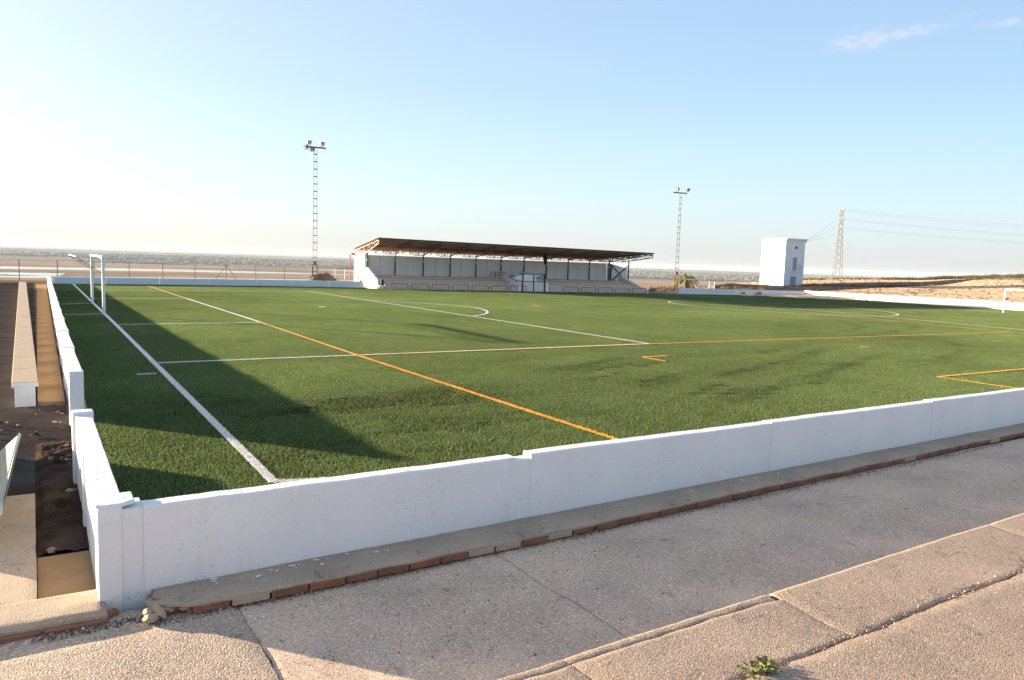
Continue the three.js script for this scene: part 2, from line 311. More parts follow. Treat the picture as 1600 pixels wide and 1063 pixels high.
// far hills as one terrain sheet
function hillY(a, R) {
  const x = Math.sin(a) * R, z = -Math.cos(a) * R, n = fbm(x * .0006, z * .0006, 5, 41), n2 = fbm(x * .0002 + 4, z * .0002, 3, 47);
  const az = a * 180 / Math.PI, drop = sstep(40, 58, az) * 16;
  const f = sstep(3050, 4600, R) * 12 + sstep(5200, 8200, R) * 11;
  return -47 + f * (0.72 + 0.56 * n) + sstep(4800, 8200, R) * (n2 - .5) * 22 - drop * sstep(4500, 8200, R) * .5;
}
{
  const g = grid(700, 70, (u, v) => { const a = lerp(-1.2, 1.9, u), R = lerp(2950, 8600, v); return [CAM[0] + Math.sin(a) * R, hillY(a, R) - (v > .985 ? 120 * (v - .985) * 60 : 0), CAM[1] - Math.cos(a) * R]; },
    ([x, , z]) => { const n = fbm(x * .0022, z * .0022, 5, 51), p = fbm(x * .006, z * .006, 4, 53), w = sstep(.46, .56, n), f = sstep(.58, .64, p); let c = [lerp(.235, .125, w), lerp(.205, .130, w), lerp(.145, .098, w)]; return [lerp(c[0], .20, f * .5), lerp(c[1], .17, f * .5), lerp(c[2], .12, f * .5)]; });
  setKind(part('hills', g, M.hill), 'structure', 'low hazy wooded hills along the horizon', 'hills');
  // woodland on their slopes
  const r = rng(77), src = new THREE.IcosahedronGeometry(1, 1), p = src.attributes.position;
  for (let i = 0; i < p.count; i++) { const k = .75 + .5 * hash2(Math.round(p.getX(i) * 50), Math.round(p.getY(i) * 50 + p.getZ(i) * 31), 3); p.setXYZ(i, p.getX(i) * k, p.getY(i) * k, p.getZ(i) * k); }
  src.computeVertexNormals();
  const N = 9000, im = new THREE.InstancedMesh(src, std({ color: rgb(.125, .13, .095) }), N), mt = new THREE.Matrix4(), q = new THREE.Quaternion(); let k = 0, tries = 0;
  while (k < N && tries++ < 300000) {
    const a = lerp(-.1, 1.18, r()), R = 3060 + Math.pow(r(), 2.2) * 2600, x = Math.sin(a) * R, z = -Math.cos(a) * R;
    if (fbm(x * .0035, z * .0035, 4, 61) < .50 + .06 * r()) continue;
    const s = 3 + 4.5 * r(); mt.compose(new THREE.Vector3(CAM[0] + x, hillY(a, R) + s * .3, CAM[1] + z), q.setFromAxisAngle(new THREE.Vector3(0, 1, 0), r() * 6), new THREE.Vector3(s * 1.5, s * .75, s * 1.5)); im.setMatrixAt(k++, mt);
  }
  im.count = k; im.name = 'woodland'; im.castShadow = true; scene.add(dress(im, 'dark scattered woodland covering the distant hillsides', 'woodland', null, 'stuff'));
}
{ // white farmhouses on the far slope
  const spots = [[44.6, 3350, 26], [45.4, 3420, 18], [43.6, 3700, 14], [46.3, 3600, 16], [41.2, 3500, 14], [3.0, 3600, 18], [9.8, 3900, 16], [42.3, 3900, 18], [8.6, 3650, 12]];
  let src = null;
  for (const [az, R, w] of spots) {
    const a = az * Math.PI / 180, pos = [CAM[0] + Math.sin(a) * R, hillY(a, R), CAM[1] - Math.cos(a) * R];
    if (!src) {
      src = thing('farmhouse', 'tiny white farmhouse on the distant hillside', 'house', pos, -a, 'white farmhouses on the far hills'); const s = 1 / 26;
      part('wall', box(-.5, 0, -.25, .5, .26, .25), M.whiteFar, src); src.children[0].geometry.translate(0, 0, 0);
      const sh = new THREE.Shape([new THREE.Vector2(-.28, 0), new THREE.Vector2(.28, 0), new THREE.Vector2(0, .13)]), e = new THREE.ExtrudeGeometry(sh, { depth: 1.04, bevelEnabled: false }); e.rotateY(Math.PI / 2); e.translate(-.52, .262, 0);
      part('roof', e, M.brick[0], src); src.scale.setScalar(w);
    } else { const o = copy(src, pos, -a); o.scale.setScalar(w); }
  }
}

// ------------------------------------------------------------------ pitch: turf, markings
const leftX = (z) => -1.83 + clamp((20 - z) / 49) * .42;
const pitch = thing('pitch', 'green artificial turf football pitch with white and orange lines', 'football pitch', [0, 0, 0], 0, null, 'structure');
{
  const g = grid(80, 40, (u, v) => { const x = lerp(-1.95, 71.05, u); const z0 = farZ(x), z = lerp(z0, 34.62, v); return [u === 0 ? leftX(z) : x, 0, z]; });
  part('turf_base', g, M.turfBase, pitch);
}
function centre(pts, closed) {       // points along a polyline or smooth curve every ~0.25 m
  const c = pts.length > 4 ? new THREE.CatmullRomCurve3(pts.map(([x, z]) => new THREE.Vector3(x, 0, z)), closed) : null;
  const out = [];
  if (c) { const n = Math.ceil(c.getLength() / .25); for (let i = 0; i <= n; i++) out.push(c.getPointAt(i / n)); }
  else for (let k = 0; k + 1 < pts.length; k++) { const a = new THREE.Vector3(pts[k][0], 0, pts[k][1]), b = new THREE.Vector3(pts[k + 1][0], 0, pts[k + 1][1]), n = Math.max(1, Math.ceil(a.distanceTo(b) / .25)); for (let i = k ? 1 : 0; i <= n; i++) out.push(a.clone().lerp(b, i / n)); }
  return out;
}
const lineRand = rng(5);
function line(name, pts, width, mat, closed, y = 0.034) {
  const c = centre(pts, closed), pos = [], r = lineRand;
  const nrm = c.map((p, i) => { const a = c[Math.max(0, i - 1)], b = c[Math.min(c.length - 1, i + 1)], d = b.clone().sub(a).normalize(); return new THREE.Vector3(-d.z, 0, d.x); });
  const Y = (p) => y - .010 * (1 - clamp((Math.hypot(p.x - CAM[0], p.z - CAM[1]) - 11) / 20));
  const ed = c.map((p, i) => { const w0 = width / 2 * (1 + .16 * (r() - .5)), w1 = width / 2 * (1 + .16 * (r() - .5)); return [p.clone().addScaledVector(nrm[i], w0), p.clone().addScaledVector(nrm[i], -w1)]; });
  for (let i = 0; i + 1 < c.length; i++) { const [a, b] = ed[i], [d, e] = ed[i + 1], ya = Y(c[i]), yb = Y(c[i + 1]); pos.push(a.x, ya, a.z, b.x, ya, b.z, d.x, yb, d.z, d.x, yb, d.z, b.x, ya, b.z, e.x, yb, e.z); }
  for (let i = 0; i + 1 < c.length; i++) {         // the pile of the line
    const near = Math.hypot(c[i].x - CAM[0], c[i].z - CAM[1]); const n = near < 22 ? 90 : near < 34 ? 34 : near < 55 ? 10 : 0;
    for (let k = 0; k < n; k++) {
      const t = r(), s = (r() - .5) * width * 1.06, x = lerp(c[i].x, c[i + 1].x, t) + nrm[i].x * s, z = lerp(c[i].z, c[i + 1].z, t) + nrm[i].z * s, a = r() * 6.28, w = .006, h = y + .006 + .012 * r(), lx = (r() - .5) * .02, lz = (r() - .5) * .02;
      pos.push(x - Math.cos(a) * w, y - .02, z - Math.sin(a) * w, x + Math.cos(a) * w, y - .02, z + Math.sin(a) * w, x + lx, h, z + lz);
    }
  }
  return part(name, tris(pos), mat, pitch);
}
const WL = M.lineWhite, OL = M.lineOrange;
line('goal_line', [[-.10, 31.95], [0.02, 9], [0.1, -28.2]], .125, WL);
line('touch_line', [[-.10, 31.93], [.5, 32.1], [4, 32.7], [30, 33.2]], .12, WL);
line('penalty_area_line', [[-.01, 20.29], [5.36, 20.26], [16.66, 20.23]], .12, WL);
line('penalty_area_line', [[16.66, 20.23], [16.2, -4.02], [15.8, -18.9]], .12, WL);
line('penalty_area_line', [[.6, -18.0], [7.2, -18.25], [15.8, -18.9]], .12, WL);
line('goal_area_line', [[.1, 9.0], [5.4, 8.9]], .12, WL);
line('goal_area_line', [[.2, -8.2], [5.25, -8.57]], .12, WL);
line('goal_area_line', [[5.4, 8.9], [5.25, -8.57]], .12, WL, false, .040);
line('penalty_arc', [[16.62, 6.9], [17.69, 6.02], [18.83, 4.52], [19.6, 2.83], [20.1, .6], [19.6, -1.71], [18.39, -3.98], [17.39, -5.5], [16.3, -6.72]], .12, WL);
line('penalty_spot', [[10.82, -.45], [11.25, -.45]], .3, WL);
line('corner_mark', [[-.633, 22.13], [-.23, 22.117]], .1, WL);
line('goal_side_mark', [[-1.5, 3.84], [-.04, 3.6]], .11, WL);
line('goal_side_mark', [[-1.45, -3.1], [-.0, -3.9]], .11, WL);
line('centre_circle', [[40.5, -4.1], [39.3, -.9], [39.35, 3.0], [40.25, 6.69], [41.82, 9.28], [44.04, 10.67], [46.64, 10.85], [48.95, 9.95], [50.95, 8.27], [52.4, 6.3], [53.3, 4.0], [53.5, 2.1], [52.6, -.5], [50.4, -3.3], [47.2, -5.6], [44.5, -6.3], [42.2, -5.6]], .13, WL, true);
line('halfway_line', [[43.3, 24], [44.3, 17], [44.9, 13], [45.9, 5], [46.5, 1.5], [46.2, -2]], .12, WL);
line('far_goal_line', [[62.0, .4], [63.6, 5.5], [64.7, 10.8], [67, 22]], .12, WL);
line('far_touch_line', [[33, -16.9], [40, -16.2], [48.9, -15.2], [58.2, -13.5], [62, -12.6]], .12, WL);
line('small_pitch_touch_line', [[5.49, 32.0], [5.36, 20.26], [5.4, 8.9]], .11, OL, false, .038);
line('small_pitch_touch_line', [[5.25, -8.6], [5.18, -26.1]], .11, OL);
line('small_pitch_line', [[16.7, 20.28], [26.85, 20.56], [40.9, 21.05]], .11, OL);
line('small_pitch_line', [[5.36, 20.36], [11, 20.36], [16.66, 20.33]], .05, OL, false, .040);
line('small_pitch_line', [[40.7, 25], [40.9, 21.05], [41.9, 14.15], [43.1, 4.6], [42.2, -1.6]], .11, OL);
line('small_pitch_line', [[46.4, 23], [47.1, 18.9], [48.7, 10.15], [49.1, 4.4], [48.4, -1.5]], .11, OL);
line('small_pitch_corner', [[13.61, 23.31], [14.64, 23.30]], .1, OL);
line('small_pitch_corner', [[13.61, 23.31], [13.62, 24.34]], .1, OL);
line('small_pitch_area_line', [[19.04, 29.59], [24, 29.62], [30, 29.7]], .1, OL);
line('small_pitch_area_line', [[19.04, 29.59], [19.01, 32.1]], .1, OL);
line('small_pitch_spot', [[24.45, 23.52], [24.9, 23.6]], .13, OL);
line('small_pitch_spot', [[25.0, -.5], [25.7, -.4]], .35, OL);
line('small_pitch_arc', [[33.9, 23.74], [34.53, 23.85]], .12, OL);
line('small_pitch_arc', [[34.53, 23.9], [35.2, 24.3], [35.8, 24.9], [36.2, 25.6], [36.4, 26.4]], .06, OL);
// the turf itself: tiles of single blades laid over the whole pitch
{
  const T = 0.32, geos = [];
  for (let v = 0; v < 5; v++) {
    const r = rng(900 + v), pos = [], col = [], dense = [300, 300, 300, 200, 120][v];
    for (let k = 0; k < dense; k++) {                      // tufts of a few blades from one root
      const x0 = (r() - .5) * T, z0 = (r() - .5) * T, lean = r() * 6.283, la = .010 * r(), n = 2 + (r() * 2 | 0);
      for (let b = 0; b < n; b++) {
        const x = x0 + (r() - .5) * .024, z = z0 + (r() - .5) * .024, a = r() * 6.283, w = .0026 + .0028 * r(), h = .019 + .020 * r(), lx = Math.cos(lean) * la + (r() - .5) * .034 + .004, lz = Math.sin(lean) * la + (r() - .5) * .034 - .002;
        pos.push(x - Math.cos(a) * w, 0, z - Math.sin(a) * w, x + Math.cos(a) * w, 0, z + Math.sin(a) * w, x + lx, h, z + lz);
        const m = r(), c = m < .10 ? [.44, .42, .21] : m < .55 ? [.103, .174, .060] : [.150, .224, .080], j = .65 + .7 * r(); for (let q = 0; q < 3; q++) col.push(c[0] * j, c[1] * j, c[2] * j);
      }
    }
    geos.push(tris(pos, null, col));
  }
  const lists = geos.map(() => []), r = rng(4242);
  // rubber granules brushed into streaks by wheels
  const wear = (x, z) => {
    const inA = sstep(7, 11, x) * sstep(27, 20, x) * sstep(20.5, 24.5, z), rot = x * .93 - z * .36, per = x * .36 + z * .93;
    const st = fbm(rot * .16, per * 1.6, 4, 15); let w = inA * sstep(.50, .72, st) * .85;
    w += sstep(-2, 1, x) * sstep(9, 4, x) * sstep(18, 25, z) * sstep(.55, .72, fbm(x * .35, z * 1.3, 4, 16)) * .55;
    w += .25 * sstep(.56, .76, fbm(x * .06 + z * .02, z * .55, 3, 17));
    for (const [cx, cz, R] of [[29, 9, 9.5], [29, 9, 11.2], [22, 14, 13], [31, 5, 14.5]]) { const d = Math.abs(Math.hypot(x - cx, z - cz) - R), a = Math.atan2(z - cz, x - cx); if (a > -0.9 && a < 2.0) w += .5 * sstep(.38, .1, d) * sstep(.3, .55, fbm(a * 9, R, 2, 19)); }
    return clamp(w);
  };
  for (let z = 34.44; z > -28.45; z -= T) for (let x = leftX(z) + .17; x < 70.9; x += T) {
    if (z < farZ(x) + .15) continue;
    const w = wear(x, z), tone = .86 + .5 * (fbm(x * .13, z * .13, 4, 20) - .5) + .22 * (fbm(x * .9, z * .9, 2, 21) - .5) + .1 * (r() - .5), wd = w + .35 * (r() - .5), v = wd > .68 ? 4 : wd > .36 ? 3 : (r() * 3) | 0;
    lists[v].push([x, z, tone * (1 - .42 * w), (r() * 4) | 0]);
  }
  const holder = thing('turf', 'short green pile of the artificial grass covering the pitch', 'grass', [0, 0, 0], 0, null, 'stuff');
  lists.forEach((L, v) => {
    const im = new THREE.InstancedMesh(geos[v], M.blade, L.length), m = new THREE.Matrix4(), q = new THREE.Quaternion(), up = new THREE.Vector3(0, 1, 0);
    L.forEach(([x, z, t, k], i) => { m.compose(new THREE.Vector3(x, 0, z), q.setFromAxisAngle(up, k * Math.PI / 2), new THREE.Vector3(1, 1, 1)); im.setMatrixAt(i, m); im.setColorAt(i, rgb(t * (1 + .25 * (hash2(i, v, 3) - .5) * .4), t, t * .95)); });
    im.name = 'grass_pile'; im.userData.kind = 'stuff'; im.castShadow = im.receiveShadow = true; holder.add(im);
  });
}

// ------------------------------------------------------------------ white perimeter walls
const tilt = (x) => 0.0088 * (x + 1.9);         // the terrace falls slightly towards the corner
const nearZ = (x) => 34.79 - 0.0105 * (x + 1.9);
// one whitewashed wall panel along x or z, with softly uneven, rounded top
function wallPanel(a, b, y0, y1, th, seed, ax = 'x', face = 0) {
  const n = Math.max(6, Math.ceil((b - a) / .12)), sec = [[0, 0], [0, .5], [0, .93], [.06, 1], [.94, 1], [1, .93], [1, .5], [1, 0]], pos = [], idx = [], m = sec.length;
  for (let i = 0; i <= n; i++) { const t = lerp(a, b, i / n); sec.forEach(([s, v], k) => {
    const top = y1 + .012 * (fbm(t * 1.1, seed, 3, 200) - .5) + .008 * (fbm(t * 7, seed, 2, 202) - .5) * (v > .9 ? 1 : 0), y = v > .9 ? (v === 1 ? top : top - .02) : lerp(y0, y1, v);
    const w = s * th + .006 * (fbm(t * 2, v * 3 + seed, 3, 201) - .5); ax === 'x' ? pos.push(t, y, -w) : pos.push(w, y, t); }); }
  for (let i = 0; i < n; i++) for (let k = 0; k < m - 1; k++) { const p = i * m + k, q = p + m; idx.push(p, q, p + 1, p + 1, q, q + 1); }
  for (const o of [0, n * m]) for (let k = 1; k < m - 1; k++) idx.push(o, o + k, o + k + 1);
  const g = new THREE.BufferGeometry(); g.setAttribute('position', new THREE.Float32BufferAttribute(pos, 3)); g.setIndex(idx); const f = metric(g); 
  const smooth = g; smooth.computeVertexNormals(); f.computeVertexNormals(); return f;
}
{
  const w = thing('perimeter_wall', 'low white wall in the foreground running from the corner post to the right', 'wall', [-1.9, 0, 34.79], Math.atan(0.0105));
  const joints = [0.0, 3.62, 7.74, 11.68, 15.6, 19.5, 23.4, 27.3];
  for (let i = 0; i + 1 < joints.length; i++) {
    const a = joints[i] + (i === 1 ? .2 : i ? .004 : -.004), b = joints[i + 1] - .004;
    part('panel', wallPanel(a, b, -.16, .80 + tilt(a - 1.9) * .25 + (i > 0 ? .012 : 0), .17, i * 3.3 + 1), M.white, w);
  }
  part('pilaster', wallPanel(3.58, 3.85, -.16, .775, .14, 40), M.white, w).position.z = -.012;
  for (let i = 2; i < joints.length - 1; i++) part('joint', wallPanel(joints[i] - .05, joints[i] + .05, -.16, .785 + tilt(joints[i] - 1.9) * .25, .14, 42 + i), M.white, w).position.z = -.012;
  
}
{
  const c = thing('corner_post', 'thick white corner post with chamfered top where two walls meet', 'post', [-2.07, 0, 34.62]);
  const g = new THREE.CylinderGeometry(.235, .238, 1.02, 4, 8, false, Math.PI / 4); g.scale(.80, 1, .95); g.translate(0, .315, 0);
  part('shaft', box(-.168, -.2, -.17, .012, .815, .17, .018), M.white, c);
  part('rib', box(.0, -.2, -.16, .172, .785, .152, .012), M.white, c);
  const cap = new THREE.Shape([[-.165, -.16], [.10, -.16], [.10, .08], [.0, .15], [-.12, .15], [-.165, .12]].map(([x, z]) => new THREE.Vector2(x, -z)));
  const e = new THREE.ExtrudeGeometry(cap, { depth: .012, bevelEnabled: true, bevelSize: .012, bevelThickness: .012, bevelSegments: 2 }); e.rotateX(-Math.PI / 2); e.translate(0, .818, 0);
  part('cap', metric(e), M.white, c);
}
{ // left wall: nearest panel, gap, then a long run stepping away
  const n = thing('perimeter_wall', 'short white wall panel on the left between corner post and gap', 'wall', [-2.215, 0, 0], 0);
  part('panel', wallPanel(30.66, 34.45, -.2, .80, .185, 61, 'z'), M.white, n);
  part('post', box(-.035, -.2, 30.44, .205, .835, 30.655, .02), M.white, n);
  part('pilaster', box(-.02, -.2, 32.4, .004, .74, 32.6, .004), M.white, n);
  const l = thing('perimeter_wall', 'long white panelled wall down the left side of the pitch', 'wall');
  const zs = [26.9]; while (zs[zs.length - 1] > -28.5) zs.push(zs[zs.length - 1] - 4.0);
  const lx = (z) => -2.12 + clamp((27 - z) / 55.5) * .50, top = (z) => interp([[-28.6, .60], [10, .71], [20, .76], [27, .80]], z);
  for (let i = 0; i + 1 < zs.length; i++) {
    const b = zs[i], a = Math.max(zs[i + 1], -28.55), h = top((a + b) / 2);
    const p = part('panel', wallPanel(a + .22, b - .24, -.2, h, .17, i * 2.1 + 70, 'z'), M.white, l); p.position.x = lx((a + b) / 2);
    const q = part('post', box(-.03, -.2, b - .235, .185, h + .035, b, .015), M.white, l); q.position.x = lx(b);
  }
}
function straightWall(name, label, p0, p1, h0, h1, th, len = 4) {
  const d = Math.hypot(p1[0] - p0[0], p1[1] - p0[1]), w = thing(name, label, 'wall', [p0[0], 0, p0[1]], -Math.atan2(p1[1] - p0[1], p1[0] - p0[0])), n = Math.round(d / len);
  for (let i = 0; i < n; i++) { const g = wallPanel(i * d / n + .012, (i + 1) * d / n - .012, -.2, lerp(h0, h1, (i + .5) / n), th, i * 1.7 + p0[0]); part('panel', g, M.white, w); }
  return w;
}
straightWall('perimeter_wall', 'low white wall behind the far goal line end, left of the grandstand', [-1.5, -28.5], [14.2, -28.3], .555, .565, .16);
straightWall('perimeter_wall', 'white far wall section bending towards the grandstand', [14.22, -28.3], [23.3, -26.3], .575, .60, .16, 3.2);
straightWall('perimeter_wall', 'white far wall between the palm tree and the right corner', [55.7, -18.98], [70.95, -15.0], .62, .60, .16, 3.9);
straightWall('perimeter_wall', 'bright white wall along the right end in front of the sandy rise', [71.0, -14.9], [71.25, 45], .66, .74, .16, 3.5);
{ // pavers of the drain along the left wall
  const d = thing('drain', 'narrow strip of concrete pavers between left wall and turf', 'drain', [0, 0, 0], 0, null, 'structure'), r = rng(31);
  for (let k = 0; k < 62; k++) { const z = 34.2 - k * .52, y = .012 + .012 * r(); part('paver', box(leftX(z) - .13, -.1, z - .505, leftX(z) - .015 + .01 * r(), y, z, .006), k % 3 ? M.kerb : M.bench, d); }
}

// ------------------------------------------------------------------ terrace in front: kerb, bricks, walkway slabs, step
const rag = (seed, amp, f = 5) => (t) => amp * (fbm(t * f, seed, 4, 300) - .5) * 2;
{
  const base = flat([[-8, 60], [60, 60], [60, 34.6], [-8, 34.6]], -.09); part('terrace_base', base, M.soil); setKind(scene.children[scene.children.length - 1], 'structure', 'dark earth under the terrace slabs showing in the cracks', 'ground');
  const k = thing('kerb', 'worn concrete kerb on red bricks at the foot of the white wall', 'kerb', [0, 0, 0], 0, null, 'structure'), r = rng(12);
  const kz = (x) => interp([[-1.9, 35.22], [-.8, 35.25], [1.7, 35.25], [4.2, 35.18], [12.4, 35.0], [26, 34.85]], x);
  const cuts = [-1.84, 1.45, 4.9, 8.6, 12.5, 16.5, 22, 27];
  for (let i = 0; i + 1 < cuts.length; i++) {
    const L = rag(i + 1, i ? .004 : .05, 6), R = rag(i + 2, .004, 6);
    part('coping', slab((t) => cuts[i] + .002 + L(t) - (i ? 0 : .10 * t), (t) => cuts[i + 1] - .002 + R(t), (s) => nearZ(lerp(cuts[i], cuts[i + 1], s)) - .004, (s) => { const x = lerp(cuts[i], cuts[i + 1], s); return kz(x) - .008 + .042 * (fbm(x * 5, 2, 4, 310) - .5) - (i ? 0 : .10 * sstep(-1.5, -1.84, x)); },
      (x, z) => .088 + tilt(x) + .010 * (fbm(x * 3, z * 3, 3, 311) - .5) - .012 * sstep(.06, 0, kz(x) - z), Math.ceil((cuts[i + 1] - cuts[i]) / .05), 14, .022, .006), M.kerb, k);
  }
  for (let x = -1.60, i = 0; x < 16; i++) {
    const len = .285 + .05 * r(), d = .022 * (r() - .5), y = tilt(x);
    const b = part('brick', box(0, 0, 0, len - .012 - .008 * r(), .060, .10, .007), r() < .07 ? M.kerb : M.brick[i % 3], k); b.position.set(x, y - .004 + .006 * (r() - .5), kz(x + .15) - .092 + d); b.rotation.set(.02 * (r() - .5), .05 * (r() - .5) + (kz(x) - kz(x + len)) / len, 0); x += len;
  }
  for (let i = 0; i < 26; i++) {                  // broken end of the kerb: rubble of brick and mortar
    const s = .018 + .035 * r(), g = new THREE.DodecahedronGeometry(s, 0); g.scale(1 + r(), .6 + .5 * r(), .8 + .5 * r()); g.rotateY(r() * 6); g.rotateX(r());
    part('rubble', metric(g), r() < .5 ? M.brick[(r() * 3) | 0] : M.kerb, k).position.set(-1.93 + .34 * r(), -.005 + .07 * r(), 34.92 + .30 * r());
  }
  part('mortar_bed', box(-1.75, -.09, 34.7, 16, .018, 35.04, .004), M.soil, k).rotation.z = .0088;
  for (let i = 0; i < 24; i++) {                  // splashes of whitewash on the kerb
    const x = i < 16 ? -1.5 + 1.7 * r() : r() * 6, z = 34.84 + .16 * r() - .02 * x * .3, s = .006 + .016 * r(), sh = new THREE.CircleGeometry(s, 7); sh.rotateX(-Math.PI / 2); sh.scale(1.6, 1, .8); sh.rotateY(r() * 3);
    const p = part('paint_splash', metric(sh), M.paint, k); p.position.set(x, .0985 + tilt(x), z);
  }
  // left piece of kerb with its bricks
  const q = thing('kerb', 'broken concrete kerb on red bricks left of the corner post', 'kerb', [0, 0, 0], 0, null, 'structure');
  const fz = (x) => 35.00 + .06 * clamp((x + 2.9) / .8);
  part('coping', slab((t) => -5.5, (t) => -2.235 + .06 * (fbm(t * 4, 3, 3, 320) - .3) + .03 * t, (s) => 34.47 + .03 * s, (s) => { const x = lerp(-5.5, -2.2, s); return fz(x) - .015 + .05 * (fbm(x * 6, 1, 4, 321) - .5); }, (x, z) => .062 + .012 * (fbm(x * 5, z * 5, 4, 322) - .5) - .015 * sstep(.1, 0, fz(x) - z), 90, 16, .055, .012), M.kerb, q);
  for (const [x0, x1, m] of [[-2.62, -2.19, 0], [-2.98, -2.64, 1], [-3.3, -3.0, 0], [-3.64, -3.32, 2], [-4.0, -3.66, 0]]) part('brick', box(x0, -.045, 34.93, x1, .014, 35.05 + .05 * clamp((x0 + 2.9) / .7), .012), M.brick[m], q);
  const br = part('brick', box(-.05, 0, -.03, .05, .05, .04, .01), M.brick[0], q); br.position.set(-2.17, -.02, 34.93); br.rotation.y = .5;
  // walkway slabs
  const wk = thing('walkway', 'cracked concrete walkway between the wall kerb and the terrace step', 'walkway', [0, 0, 0], 0, null, 'structure');
  const rg2 = (t) => .018 * Math.max(0, fbm(t * 14, 3, 4, 336) - .38) * 2;
  const wx = [-6, -1.255, 1.19, 5.17, 7.22, 9.85, 13.2, 17, 22, 28], wob = wx.map((x, i) => (t) => x + .055 * (fbm(t * 4 + i * 9, i, 5, 330) - .5) * 2 + (i === 2 ? .05 * Math.sin(t * 3) : 0) + (i === 2 ? .16 * (Math.abs(t - .42) - .2) : i === 4 ? .18 * Math.sin(t * 4.2 - .6) : 0) + (i > 2 ? .03 * (fbm(t * 13, i, 3, 334) - .5) : 0));
  for (let i = 0; i + 1 < wx.length; i++) {
    const g = i === 1 ? .010 : i < 3 ? .006 : .003;
    part('slab', slab((t) => wob[i](t) + (i === 1 ? .006 + rg2(t) : i === 2 ? .002 + rg2(t + 5) * .6 : i === 3 || i === 4 ? .001 + rg2(t + i) * .35 : g * .5), (t) => wob[i + 1](t) - g * .5, () => 34.9, () => 37.95, (x, z) => -.012 + tilt(x) + .016 * (fbm(x * 1.1, z * 1.1, 3, 331) - .5) + .006 * (fbm(x * 6, z * 6, 3, 332) - .5) + (i === 0 ? .012 : 0) - .012 * sstep(.25, .0, z - 35.2), 60, 60, .07, .007), i === 0 ? M.gravel : M.walk, wk);
  }
  // step: front lip pieces and tread slabs, then the next level behind the gap
  const st = thing('terrace_step', 'lit concrete terrace step with broken front edge and cracks', 'step', [0, 0, 0], 0, null, 'structure');
  const fr = (x) => 37.835 - .014 * clamp(x, -3, 30) + .02 * (fbm(x * 2.2, 1, 4, 340) - .5), Y = (x, z) => .42 + tilt(x) * .6 + .012 * (fbm(x * 1.7, z * 1.7, 3, 341) - .5);
  const bk = (x) => 38.60 - .03 * clamp((x - 1) / 3.4) + .045 * (fbm(x * 2.6, 4, 5, 342) - .5);
  const sx = [-6, .15, 2.05, 5.33, 9.2, 13.5, 18, 24], lip = (x) => fr(x) + .115 + .05 * (fbm(x * 3, 7, 4, 343) - .5);
  for (let i = 0; i + 1 < sx.length; i++) {
    const e = (j, z) => sx[j] + .10 * (fbm(z * 2.2, j, 4, 344) - .5) + (j === 2 ? -.10 * (z - .5) : 0);
    const L = (t) => e(i, t) + .006, R = (t) => e(i + 1, t) - .006, xa = sx[i], xb = sx[i + 1], n = Math.ceil((xb - xa) / .06);
    const split = i === 1 || i === 0;
    if (split) part('slab_edge', slab(L, R, (s) => fr(lerp(xa, xb, s)), (s) => lip(lerp(xa, xb, s)) - .0045, (x, z) => Y(x, z) - .004 + .010 * (fbm(x * 9, z * 9, 3, 345) - .5) - .02 * sstep(.035, 0, z - fr(x)), n, 6, .46, .004), M.step, st);
    part('slab', slab(L, R, (s) => (split ? lip(lerp(xa, xb, s)) + .0045 : fr(lerp(xa, xb, s))), (s) => bk(lerp(xa, xb, s)) - .012 - .010 * fbm(lerp(xa, xb, s) * 9, 2, 3, 347), (x, z) => Y(x, z) - (split ? 0 : .02 * sstep(.03, 0, z - fr(x))), n, 26, .46, .006), M.step, st);
  }
  const up = thing('terrace', 'upper concrete terrace behind the dark broken joint at bottom right', 'terrace', [0, 0, 0], 0, null, 'structure');
  const ux = [-6, -.6, 5.9, 12, 20];
  for (let i = 0; i + 1 < ux.length; i++) part('slab', slab(() => ux[i] + .004, () => ux[i + 1] - .004, (s) => bk(lerp(ux[i], ux[i + 1], s)) + .006 + .018 * fbm(lerp(ux[i], ux[i + 1], s) * 7, 5, 3, 348), () => 40.4, (x, z) => Y(x, z) + .012, Math.ceil((ux[i + 1] - ux[i]) / .07), 30, .1, .008), M.step, up);
  part('terrace_fill', box(-6, -.08, 37.98, 24, .30, 40.4), M.soil, up);
  part('tread', box(-6, .0, 40.41, 24, .86, 46), M.step, up);
}
{ // loose grit swept against the bricks, in the corner and in the terrace joint
  const r = rng(515), g = new THREE.DodecahedronGeometry(1, 0), n = 4200, im = new THREE.InstancedMesh(g, std({ color: rgb(1, 1, 1) }), n), m = new THREE.Matrix4(), q = new THREE.Quaternion(), e = new THREE.Euler();
  for (let i = 0; i < n; i++) {
    let x, z, y, s = .0025 + .006 * r() * r();
    if (i < 2600) { x = -1.9 + 13 * Math.pow(r(), 1.4); z = 35.235 + (x > 3 ? -.014 * (x - 3) : 0) + .10 * Math.pow(r(), 2.2); y = -.006 + tilt(x); }
    else if (i < 3000) { x = -2.7 + .9 * r(); z = 35.06 + .12 * r(); y = -.004; s *= 1.3; }
    else if (i < 3500) { x = -2.66 + 5 * r(); z = 35.1 + 2.4 * r(); y = -.006 + tilt(x); }
    else { x = -1 + 6 * r(); z = 38.60 - .03 * clamp((x - 1) / 3.4) + (r() - .5) * .12; y = .425 + tilt(x) * .6; }
    m.compose(new THREE.Vector3(x, y, z), q.setFromEuler(e.set(r() * 6, r() * 6, r() * 6)), new THREE.Vector3(s * 1.3, s, s)); im.setMatrixAt(i, m);
    const c = r(); im.setColorAt(i, c < .45 ? rgb(.10, .075, .06) : c < .7 ? rgb(.24, .11, .07) : c < .93 ? rgb(.36, .28, .21) : rgb(.62, .58, .52));
  }
  im.name = 'grit'; scene.add(dress(im, 'loose grit and brick crumbs swept along the foot of the kerb', 'grit', null, 'stuff'));
}
